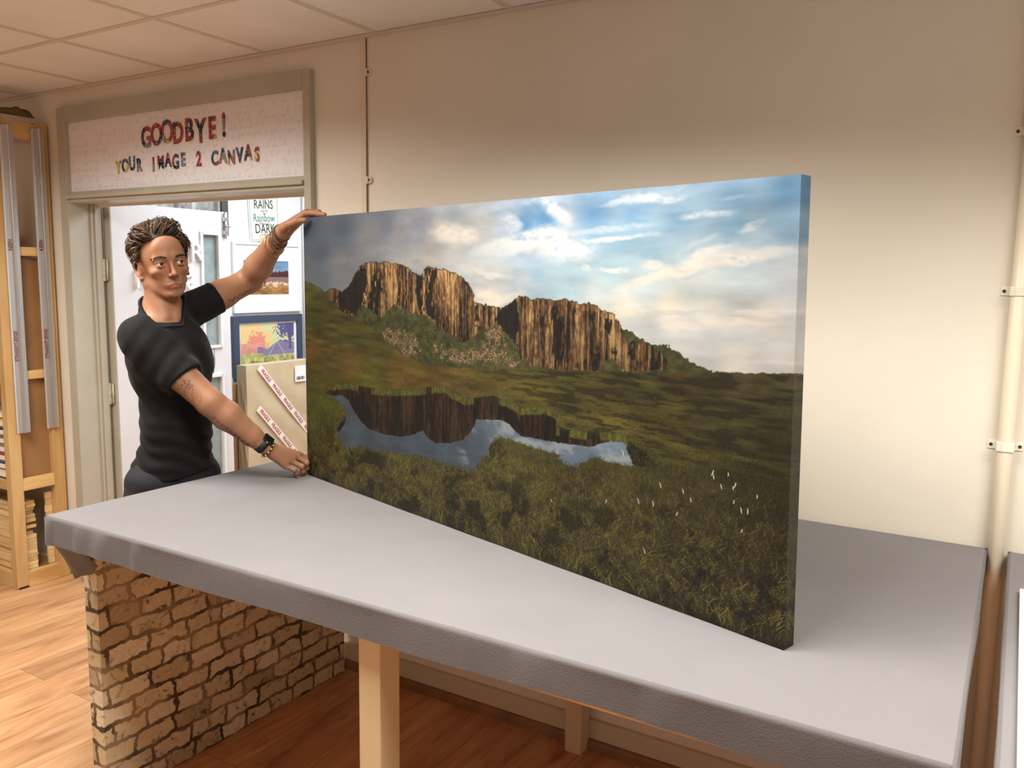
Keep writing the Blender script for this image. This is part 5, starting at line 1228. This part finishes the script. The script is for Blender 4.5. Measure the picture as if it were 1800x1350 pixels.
st = np.exp(-((q[:, 2] + .0615) / .0050) ** 2) * np.exp(-(q[:, 1] / .021) ** 4) * (q[:, 0] > .07) * .75 + gs(.088, 0, -.098, .02, .011, .010) * .9 + np.clip(gs(.03, -.05, -.085, .05, .03, .028) + gs(.03, .05, -.085, .05, .03, .028), 0, 1) * .28
blend(st * .6, (98, 64, 44))
def along(a, b):
    L_ = b - a; t = ((Pb - a) @ L_) / (L_ @ L_); r = Pb - a - t[:, None] * L_; return t, r, np.linalg.norm(L_)
SKT = (74, 56, 50)
TC = -np.array(F_)          # side of the arm turned outward, towards the room
tR, rR, _ = along(RS, RE)
noiseA = np.sin(Pb[:, 0] * 330 + 3 * np.sin(Pb[:, 2] * 190)) * np.sin(Pb[:, 2] * 410 + 2 * np.sin(Pb[:, 1] * 230))
reg = (tR > .60) & (tR < .80) & ((rR @ V3(-.2, -.75, .1)) > .018) & (np.linalg.norm(rR, axis=1) < .075)
blend(np.where(reg & (noiseA > .22), .72, 0), SKT)
reg = (tR > .80) & (tR < .97) & ((rR @ V3(-.2, -.8, -.2)) > .02) & (np.linalg.norm(rR, axis=1) < .075)
blend(np.where(reg & (noiseA > .55), .6, 0), SKT)
tF, rF, _ = along(RE, RW)
sd = rF @ V3(-.35, -.45, -.82)
reg = (tF > .12) & (tF < .80) & (np.abs(sd - .030) < .0055) & ((rF @ V3(-.2, -.9, 0)) > 0) & (np.linalg.norm(rF, axis=1) < .06)
blend(np.where(reg & (np.sin(tF * 170) + np.sin(tF * 83 + 1) > -.3), .75, 0), SKT)
tL, rL, _ = along(LS, LE)
sdl = rL @ V3(0, 0, 1.)
regl = (tL > .48) & (tL < .92) & (np.abs(sdl + .024 + .003 * np.sin(tL * 60)) < .0040) & ((rL @ TC) > .008) & (np.linalg.norm(rL, axis=1) < .06)
blend(np.where(regl & (np.sin(tL * 130) > -.55), .8, 0), SKT)
hb = V3(-2.197, -.560, 1.045)
blend(np.where((np.linalg.norm((Pb - hb) * V3(1, 1, 1.0), axis=1) < .017) & (noiseA > .1), .6, 0), SKT)
SKIN = attr_mat('skin', .55, 1.0, 0, .35)
b_ = SKIN.node_tree.nodes['Principled BSDF']; b_.inputs['Subsurface Weight'].default_value = .12; b_.inputs['Subsurface Radius'].default_value = (.012, .005, .003); b_.inputs['Subsurface Scale'].default_value = .5
man = np_mesh('person', Pb, Fb, SKIN, None, skin, (-2.64, -.71, 0))
tag(man, 'man in a black T-shirt gripping the left end of the landscape canvas with both hands', 'person')

# T-shirt
shirt = Solid()
shirt.ell(chest, (.118, .148, .17), TAX, .03)
shirt.ell(chest + V3(0, 0, -.02) + TF * .046, (.070, .118, .11), TAX, .03)
shirt.ell(belly + V3(.000, 0, -.02), (.103, .127, .19), TAX, .06)
shirt.ell(pelv + V3(.0, 0, -.02), (.115, .150, .14), TAX, .05)
shirt.cap(NB + V3(-.014, 0, .026), RS + V3(.0, .03, .006), .052, .056, .04); shirt.cap(NB + V3(-.014, 0, .026), LS + V3(0, -.03, .0), .052, .054, .04)
shirt.cap(NB + V3(.006, 0, -.02), NB + V3(.004, 0, .060), .072, .066, .03)
uR = RE - RS; uL = LE - LS
shirt.cap(RS - uR * .05, RS + uR * .1, .058, .062, .04)
slR = Solid(); slR.cap(RS, RS + uR * .85, .062, .074, .03)
slL = Solid(); slL.cap(LS, LS + uL * .60, .060, .064, .03)
nR = uR / np.linalg.norm(uR); nL = uL / np.linalg.norm(uL)
hemR = nR + V3(0, 0, -.12); hemR /= np.linalg.norm(hemR)
def shirt_post(P, d):
    z = P[:, 2]; a = (P - belly) @ TL; f = (P - belly) @ TF
    # soft drapery: folds across the belly, pulled lines from the shoulders
    w1 = np.exp(-((z - 1.06) / .10) ** 2) * .0030 * np.sin(z * 118 + a * 34 + f * 30 + 1.6 * np.sin(a * 26) + 1.3 * np.sin(f * 34))
    w2 = np.exp(-((z - 1.30) / .12) ** 2) * .0026 * np.sin((z + f * .9) * 80 + a * 22)
    w3 = .0016 * np.sin(z * 44 + a * 60) * np.sin(f * 52)
    d = d + w1 + w2 + w3
    d = np.maximum(d, (.972 + .014 * np.sin(a * 14) - z))
    # sleeves, open at the ends
    sw = .0018 * np.sin(((P - RS) @ nR) * 95 + (P @ TL) * 40)
    dR = np.maximum(slR.ev(P) + sw, (P - (RS + uR * .625)) @ hemR); dL = np.maximum(slL.ev(P) + sw, (P - (LS + uL * .40)) @ nL)
    for e, k in ((dR, .045), (dL, .03)):
        h = np.clip(.5 + .5 * (d - e) / k, 0, 1); d = d + (e - d) * h - k * h * (1 - h)
    c = NB + V3(.012, .000, .035); r_ = P - c
    fx_, ly_ = r_ @ TF, r_ @ TL; rad = np.sqrt((fx_ / .125) ** 2 + (ly_ / .088) ** 2)
    hgt = (r_[:, 2] + .014 + fx_ * .62 - np.clip(ly_ - .022, 0, 1) * 1.1)
    d = np.maximum(d, np.where(rad < 1, hgt * .85, -1))
    return d
lo_, hi_ = shirt.bounds(); hi_ = hi_ + np.array([.12, .12, .08]); Ps, Fs = surface(shirt, .0030, shirt_post, lo_, hi_); Ps = smooth_mesh(Ps, Fs, 4, .5)
CLOTH = mat('black_jersey', (15, 15, 17), .85, noise=.15, nscale=30, bump=.10, bscale=500, sheen=.04, spec=.2)
np_mesh('t_shirt', Ps, Fs, CLOTH, man)
# ribbed neck band along the opening
nb_ = MB(); pts = []; c = NB + V3(.012, .000, .035)
for i in range(49):
    a = 2 * PI * i / 48; dr = TF * math.cos(a) + TL * math.sin(a); lo_r = .02; hi_r = 1 / math.sqrt((math.cos(a) / .12) ** 2 + (math.sin(a) / .084) ** 2)
    on_pl = lambda r: c + dr * r + V3(0, 0, -.014 - .62 * math.cos(a) * r + 1.1 * max(0, math.sin(a) * r - .022))
    for _ in range(16):
        mid = (lo_r + hi_r) / 2
        if shirt.ev(on_pl(mid)[None])[0] < 0: lo_r = mid
        else: hi_r = mid
    pts.append(on_pl(lo_r - .001))
nb_.tube(pts, .0048, 8, cap=False); nb_.build('neck_band', mat('black_rib', (26, 26, 29), .85, spec=.2), parent=man)

# trousers and shoes
tr_ = Solid()
tr_.ell(pelv + V3(0, 0, -.02), (.108, .144, .12), TAX, .05)
for hp, kx, ax_ in ((HR, V3(-2.63, -.86, .50), V3(-2.70, -.90, .09)), (HLp, V3(-2.60, -.57, .50), V3(-2.66, -.52, .09))):
    tr_.cap(hp, kx, .088, .066, .03); tr_.cap(kx, ax_ + V3(0, 0, .02), .068, .052, .03)
def tr_post(P, d):
    z = P[:, 2]; d = d + .002 * np.sin(z * 60 + P[:, 1] * 40)
    return np.maximum(np.maximum(d, z - 1.03), .07 - z)
Pt, Ft = surface(tr_, .006, tr_post)
np_mesh('trousers', Pt, Ft, mat('navy_black_denim', (20, 22, 30), .85, noise=.2, nscale=20), man)
for ax_ in feet:
    s_ = Solid(); s_.cap(ax_ + V3(-.035, .005, -.045), ax_ + V3(.14, -.03, -.052), .044, .036, .02); s_.cap(ax_ + V3(-.03, 0, -.03), ax_ + V3(-.01, 0, .03), .042, .046, .02)
    Pq, Fq = surface(s_, .005, lambda P, d: np.maximum(np.maximum(d, .001 - P[:, 2]), P[:, 2] - .11))
    np_mesh('shoe', Pq, Fq, BLACK, man)

# eyes
def sphere(mb, c, r, n=24, ax=None, sc3=(1, 1, 1)):
    vs = []; fs = []
    for i in range(n + 1):
        for j in range(2 * n):
            a = PI * i / n; b = PI * j / n
            v = np.array([math.cos(a) * sc3[0], math.sin(a) * math.cos(b) * sc3[1], math.sin(a) * math.sin(b) * sc3[2]]) * r
            vs.append(tuple(c + (v @ ax if ax is not None else v)))
    for i in range(n):
        for j in range(2 * n):
            a = i * 2 * n + j; b = i * 2 * n + (j + 1) % (2 * n); fs.append((a, a + 2 * n, b + 2 * n, b))
    mb.add(vs, fs, True)
look = Hp(.6, .17, .02) - Hp(.07, 0, 0); look /= np.linalg.norm(look)
for s in (-1, 1):
    c = Hp(.0735, s * .033, -.001)
    e = MB(); sphere(e, c, .0122, 16); eo = e.build('eyeball', mat('eye_white', (228, 220, 212), .2), parent=man)
    side = np.cross(look, V3(0, 0, 1)); side /= np.linalg.norm(side); upv = np.cross(side, look)
    A = np.array([look, side, upv])
    ir = MB(); sphere(ir, c + look * .0099, .0066, 12, A, (.40, 1, 1)); ir.build('iris', mat('iris_brown', (74, 46, 28), .12), parent=eo)
    pu = MB(); sphere(pu, c + look * .0121, .0032, 8, A, (.25, 1, 1)); pu.build('pupil', mat('pupil_black', (6, 6, 6), .08), parent=eo)

# hair: a close cap plus several hundred curved locks
HAIRM = bpy.data.materials.new('brown_hair'); HAIRM.use_nodes = True
nt = HAIRM.node_tree; b = nt.nodes['Principled BSDF']; b.inputs['Roughness'].default_value = .6; b.inputs['Specular IOR Level'].default_value = .3
at = nt.nodes.new('ShaderNodeVertexColor'); at.layer_name = 'print'; nt.links.new(at.outputs['Color'], b.inputs['Base Color'])
def scalp(th, ph, out=0.0):
    """th: 0 at the brow going up and over to the nape; ph: sideways angle"""
    x = math.cos(th) * math.cos(ph); z = math.sin(th) * math.cos(ph); y = math.sin(ph)
    return V3(x, y, z)
def head_pt(d, out):
    r = 1 / math.sqrt((d[0] / .100) ** 2 + (d[1] / .079) ** 2 + (d[2] / .090) ** 2)
    return Hp(-.012 + d[0] * (r + out), d[1] * (r + out), .032 + d[2] * (r + out))
def hairline_ok(d):
    """directions that carry hair"""
    x, y, z = d; ang = math.degrees(math.atan2(z, x)) if (abs(x) + abs(z)) > 1e-6 else 90
    az = math.degrees(math.atan2(abs(y), x)); el = math.degrees(math.asin(max(-1, min(1, z))))
    if az < 38: lim = 33 + 3 * math.sin(az * .16)
    elif az < 62: lim = 33 - (az - 38) * .55
    elif az < 74: lim = 20 - (az - 62) * 2.0
    elif az < 90: lim = -4 - (az - 74) * .6
    elif az < 97: lim = -13
    else: lim = -13 - (az - 97) * 3.2
    return el > max(lim, -60)
rh = random.Random(21)
hv = []; hf_ = []; hc = []
def lock(pts, r0, col):
    n = 6; base = len(hv); m = len(pts)
    for i, p in enumerate(pts):
        p = np.array(p); t = np.array(pts[min(i + 1, m - 1)]) - np.array(pts[max(i - 1, 0)]); t = t / (np.linalg.norm(t) + 1e-9)
        o_ = p - Hp(-.012, 0, .02); o_ = o_ - t * (o_ @ t); o_ /= (np.linalg.norm(o_) + 1e-9); s = np.cross(t, o_)
        u_ = i / (m - 1); r = r0 * (math.sin(PI * min(.98, .18 + .8 * u_)) ** .6) * (1 if u_ < .75 else (1 - u_) * 3.6 + .1)
        for k in range(n):
            a = 2 * PI * k / n; hv.append(p + (s * math.cos(a) * 1.5 + o_ * math.sin(a) * .75) * r)
            sh = .85 + .3 * u_ + .1 * math.sin(k); hc.append([c * sh for c in col])
    for i in range(m - 1):
        for k in range(n):
            a = base + i * n + k; b_ = base + i * n + (k + 1) % n; hf_.append((a, b_, b_ + n, a + n))
HC = [lin(48, 34, 24), lin(60, 43, 30), lin(80, 58, 39), lin(108, 82, 56), lin(36, 26, 19), lin(88, 66, 45)]
cnt = 0
while cnt < 3000:
    d = V3(rh.gauss(0, 1), rh.gauss(0, 1), rh.gauss(.3, 1)); d /= np.linalg.norm(d)
    if not hairline_ok(d): continue
    cnt += 1
    x, y, z = d; top = smooth01(np.array(z), .1, .7) * 1.0
    # combed back and over from the front, falling towards the nape behind
    back = V3(-.9, .35 * (y + .25), .25) if x > 0 else V3(-.55, .15 * y, -.75)
    side = V3(-.42, .0, -.9) if x < .55 else V3(-.75, .12 * np.sign(y), -.45)
    fl = back * top + side * (1 - top)
    if x > .45 and z > .3: fl = V3(-.25, .75 if y > -.35 else -.55, .55) + V3(-.25, 0, 0)
    if x > .3 and y > .35 and z < .75: fl = V3(-.35, .15, -.8)
    fl = fl + V3(rh.gauss(0, .16), rh.gauss(0, .16), rh.gauss(0, .12))
    ln = (.030 + .044 * top) * rh.uniform(.7, 1.3)
    if z < -.1: ln = (.036 if z < -.4 else .030) * rh.uniform(.7, 1.3)
    vol = (.011 + .016 * top) * rh.uniform(.45, 1.2); ph_ = rh.uniform(0, 6.3); amp_ = rh.uniform(.03, .075)
    if y > .25: vol *= .45; ln *= .7
    frontlift = .010 if (x > .45 and z > .3) else 0
    pts = []; dd = d.copy(); steps = 9
    for i in range(steps):
        t = i / (steps - 1)
        out = .002 + (vol + frontlift) * math.sin(min(1, t * 1.15) * PI * .70) + .0022 * math.sin(t * 8 + ph_)
        if z < -.2 or (x < -.3 and z < .2): out = out * .8 + .013 * t
        pts.append(head_pt(dd, out))
        tv = fl - dd * (fl @ dd); tv /= (np.linalg.norm(tv) + 1e-9)
        sidev = np.cross(dd, tv); dd = dd + (tv + sidev * math.sin(t * 8 + ph_) * amp_ * 7) * ln / steps / .09; dd /= np.linalg.norm(dd)
    lock(pts, rh.uniform(.0007, .0016), rh.choice(HC)[:3])
# a few stray loops standing off the crown
for k in range(26):
    a0 = rh.uniform(-.9, .9); d0 = V3(rh.uniform(-.5, .5), a0 * .6, 1); d0 /= np.linalg.norm(d0); d1 = V3(d0[0] + rh.uniform(.2, .7), d0[1] + rh.uniform(-.3, .5), .75); d1 /= np.linalg.norm(d1)
    pts = []
    for i in range(9):
        t = i / 8; dd = d0 * (1 - t) + d1 * t; dd /= np.linalg.norm(dd); pts.append(head_pt(dd, .014 + rh.uniform(.010, .013) * math.sin(PI * t)))
    lock(pts, .0007, HC[rh.randint(0, 2)][:3])
hp_ = np.array(hv); hfq = np.array(hf_)
# close cap under the locks
cv = []; cf = []; nth, nph = 60, 60; idx = {}
for i in range(nth + 1):
    for j in range(nph):
        el = PI / 2 - (PI * .86) * i / nth; az = 2 * PI * j / nph
        d = V3(math.cos(el) * math.cos(az), math.cos(el) * math.sin(az), math.sin(el))
        idx[(i, j)] = len(cv); cv.append((d, head_pt(d, .0065)))
for i in range(nth):
    for j in range(nph):
        k4 = [idx[(i, j)], idx[(i + 1, j)], idx[(i + 1, (j + 1) % nph)], idx[(i, (j + 1) % nph)]]
        if all(hairline_ok(cv[k][0]) for k in k4): cf.append(k4)
cp = np.array([c[1] for c in cv]); nb0 = len(hp_)
hp_ = np.concatenate([hp_, cp]); hfq = np.concatenate([hfq, np.array(cf) + nb0]); hcc = np.concatenate([np.array(hc), np.tile(np.array(HC[4][:3]), (len(cp), 1))])
ho_ = np_mesh('hair', hp_, hfq, HAIRM, man, hcc)
# eyebrows
for s in (-1, 1):
    eb_v0 = len(hv); hv2 = hv; hv = []; hf_ = []; hc = []
    for k in range(150):
        t = rh.uniform(0, 1); y = s * (.015 + .036 * t); zz = .0185 + .006 * math.sin(t * PI * .8) - .003 * t + rh.uniform(-.0028, .0028); xx = .0925 - .024 * t ** 2 + .0015
        def on(p):
            for _ in range(12): p = p - HF * body.ev(p[None], p, .02)[0] * .9
            return p + HF * .0006
        p0 = on(Hp(xx, y, zz)); p1 = on(Hp(xx, y + s * .0070, zz + .0022 - .0045 * t)); lock([p0, (p0 + p1) / 2 + HF * .0008, p1], .0009, HC[rh.choice((0, 1, 4))][:3])
    np_mesh('eyebrow', np.array(hv), np.array(hf_), HAIRM, man, np.array(hc))
# watch, beads and bracelets
def band(w, axis, ctr, r, thick, width, m, name, parent, n=40, sq=(1, 1)):
    axis = axis / np.linalg.norm(axis); s = np.cross(axis, V3(0, 0, 1)); s /= np.linalg.norm(s); u_ = np.cross(s, axis)
    mb = MB(); vs = []; fs = []
    prof = [(r, -width / 2), (r + thick, -width / 2), (r + thick, width / 2), (r, width / 2)]
    for i in range(n):
        a = 2 * PI * i / n
        for (rr_, ww) in prof: vs.append(tuple(ctr + (s * math.cos(a) * sq[0] + u_ * math.sin(a) * sq[1]) * rr_ + axis * ww))
    for i in range(n):
        for k in range(4):
            a = i * 4 + k; b_ = i * 4 + (k + 1) % 4; c = ((i + 1) % n) * 4 + (k + 1) % 4; d = ((i + 1) % n) * 4 + k; fs.append((a, b_, c, d))
    mb.add(vs, fs, True); return mb.build(name, m, parent=parent), s, u_, axis
fa = (RW - RE) / np.linalg.norm(RW - RE)
wc = RW - fa * .012
strap, s_, u_, ax_ = band(None, fa, wc, .0292, .003, .022, mat('black_strap', (26, 26, 32), .7), 'watch_strap', man, sq=(1.06, 1.0))
nw = V3(-.15, -.55, .82); nw = nw - ax_ * (nw @ ax_); nw /= np.linalg.norm(nw); tw = np.cross(ax_, nw)
Mw = Matrix(((ax_[0], tw[0], nw[0], 0), (ax_[1], tw[1], nw[1], 0), (ax_[2], tw[2], nw[2], 0), (0, 0, 0, 1))); Mw.translation = Vector(wc + nw * .030)
wb = MB(); wb.box((-.0195, -.0165, 0), (.0195, .0165, .010), Mw); wcs = wb.build('watch_case', mat('watch_glass', (10, 10, 12), .12, spec=.8), parent=man, bevel=.004)
wk = MB(); p = Vector(wc + nw * .035 + tw * .0165); wk.tube([p, p + Vector(tw) * .003], .0033, 12); wk.build('crown_dial', mat('crown_steel', (190, 180, 160), .3, metal=.9), parent=wcs)
def bead_ring(name, ctr, axis, r, nb, rb, cols_, sq=(1, 1), sag=0):
    axis = axis / np.linalg.norm(axis); s = np.cross(axis, V3(0, 0, 1)); s /= np.linalg.norm(s); u = np.cross(s, axis)
    groups = {}
    for i in range(nb):
        a = 2 * PI * i / nb; c = ctr + (s * math.cos(a) * sq[0] + u * math.sin(a) * sq[1]) * r; mb = groups.setdefault(i % len(cols_), MB()); sphere(mb, c, rb, 6)
    for gk, mb in groups.items():
        o = mb.build(name, cols_[gk], parent=man)
GOLD = mat('pale_gold', (214, 184, 132), .28, metal=.9); BRZ = mat('dark_bronze', (110, 84, 62), .35, metal=.7); LTH = mat('brown_leather', (76, 50, 38), .6)
bead_ring('bead_bracelet', RW + fa * .016, fa + V3(0, .0, .1), .0315, 26, .0034, [mat('black_bead', (24, 22, 20), .3), mat('gold_bead', (214, 196, 150), .3, metal=.5)])
fl_ = (LW - LE) / np.linalg.norm(LW - LE)
band(None, fl_ + V3(.1, 0, -.2), LW - fl_ * .004, .0300, .003, .010, LTH, 'leather_bracelet', man)
for k, (dd_, r, tilt_, m_) in enumerate(((.020, .0325, V3(.2, .1, -.2), LTH), (.030, .0345, V3(-.1, 0, -.35), BRZ), (.040, .037, V3(.15, .1, -.5), BRZ), (.062, .0415, V3(.05, 0, -.55), GOLD))):
    axis = fl_ + tilt_; axis /= np.linalg.norm(axis); c = LW - fl_ * dd_ + V3(0, 0, -.004); s = np.cross(axis, V3(0, 0, 1)); s /= np.linalg.norm(s); u = np.cross(s, axis)
    mb = MB(); mb.tube([c + (s * math.cos(2 * PI * i / 30) + u * math.sin(2 * PI * i / 30)) * r for i in range(31)], .0014 if k != 1 else .0022, 6, cap=False); mb.build('bangle' if k > 1 else 'cord_bracelet', m_, parent=man)
# chain links hanging under the wrist
ch = MB()
for k in range(11):
    t = k / 10; p = LW - fl_ * (.006 + .062 * t) + V3(.008, -.012, -.031 - .006 * math.sin(t * PI))
    a = V3(rh.uniform(-1, 1), rh.uniform(-1, 1), rh.uniform(-1, 1)); a /= np.linalg.norm(a); s = np.cross(a, V3(0, 0, 1)); s /= np.linalg.norm(s); u = np.cross(s, a)
    ch.tube([p + (s * math.cos(2 * PI * i / 12) + u * math.sin(2 * PI * i / 12)) * .0058 for i in range(13)], .0015, 5, cap=False)
ch.build('chain_bracelet', BRZ, parent=man)
cn = MB(); nrm = TC - fl_ * (TC @ fl_); nrm /= np.linalg.norm(nrm); c = LW - fl_ * .030 + nrm * .0335 + V3(0, 0, .004)
cn.tube([c, c + nrm * .0016], .0065, 16); cn.build('disc_charm', mat('silver_charm', (238, 236, 228), .15, metal=.9), parent=man)
# finger nails on the visible fingertips
nl = mat('nail', (226, 178, 150), .3)
for tip, prev in (((-2.164, -.477, .970), (-2.153, -.479, .982)), ((-2.168, -.503, .9695), (-2.156, -.509, .980)), ((-2.174, -.455, .971), (-2.160, -.452, .988)), ((-2.052, -.457, 1.884), (-2.085, -.446, 1.887)), ((-2.130, -.472, 1.866), (-2.160, -.480, 1.862))):
    tip = V3(*tip); prev = V3(*prev); d = (tip - prev) / np.linalg.norm(tip - prev); o_ = V3(.35, -.6, .7); o_ = o_ - d * (o_ @ d); o_ /= np.linalg.norm(o_); s = np.cross(d, o_)
    mb = MB(); sphere(mb, tip + o_ * .0055 - d * .001, .0048, 8, np.array([d, s, o_]), (1.0, .85, .35)); mb.build('fingernail', nl, parent=man)
# ------------------------------------------------------------------ tidy helper data
for o in bpy.data.objects:
    if '_w' in o: del o['_w']
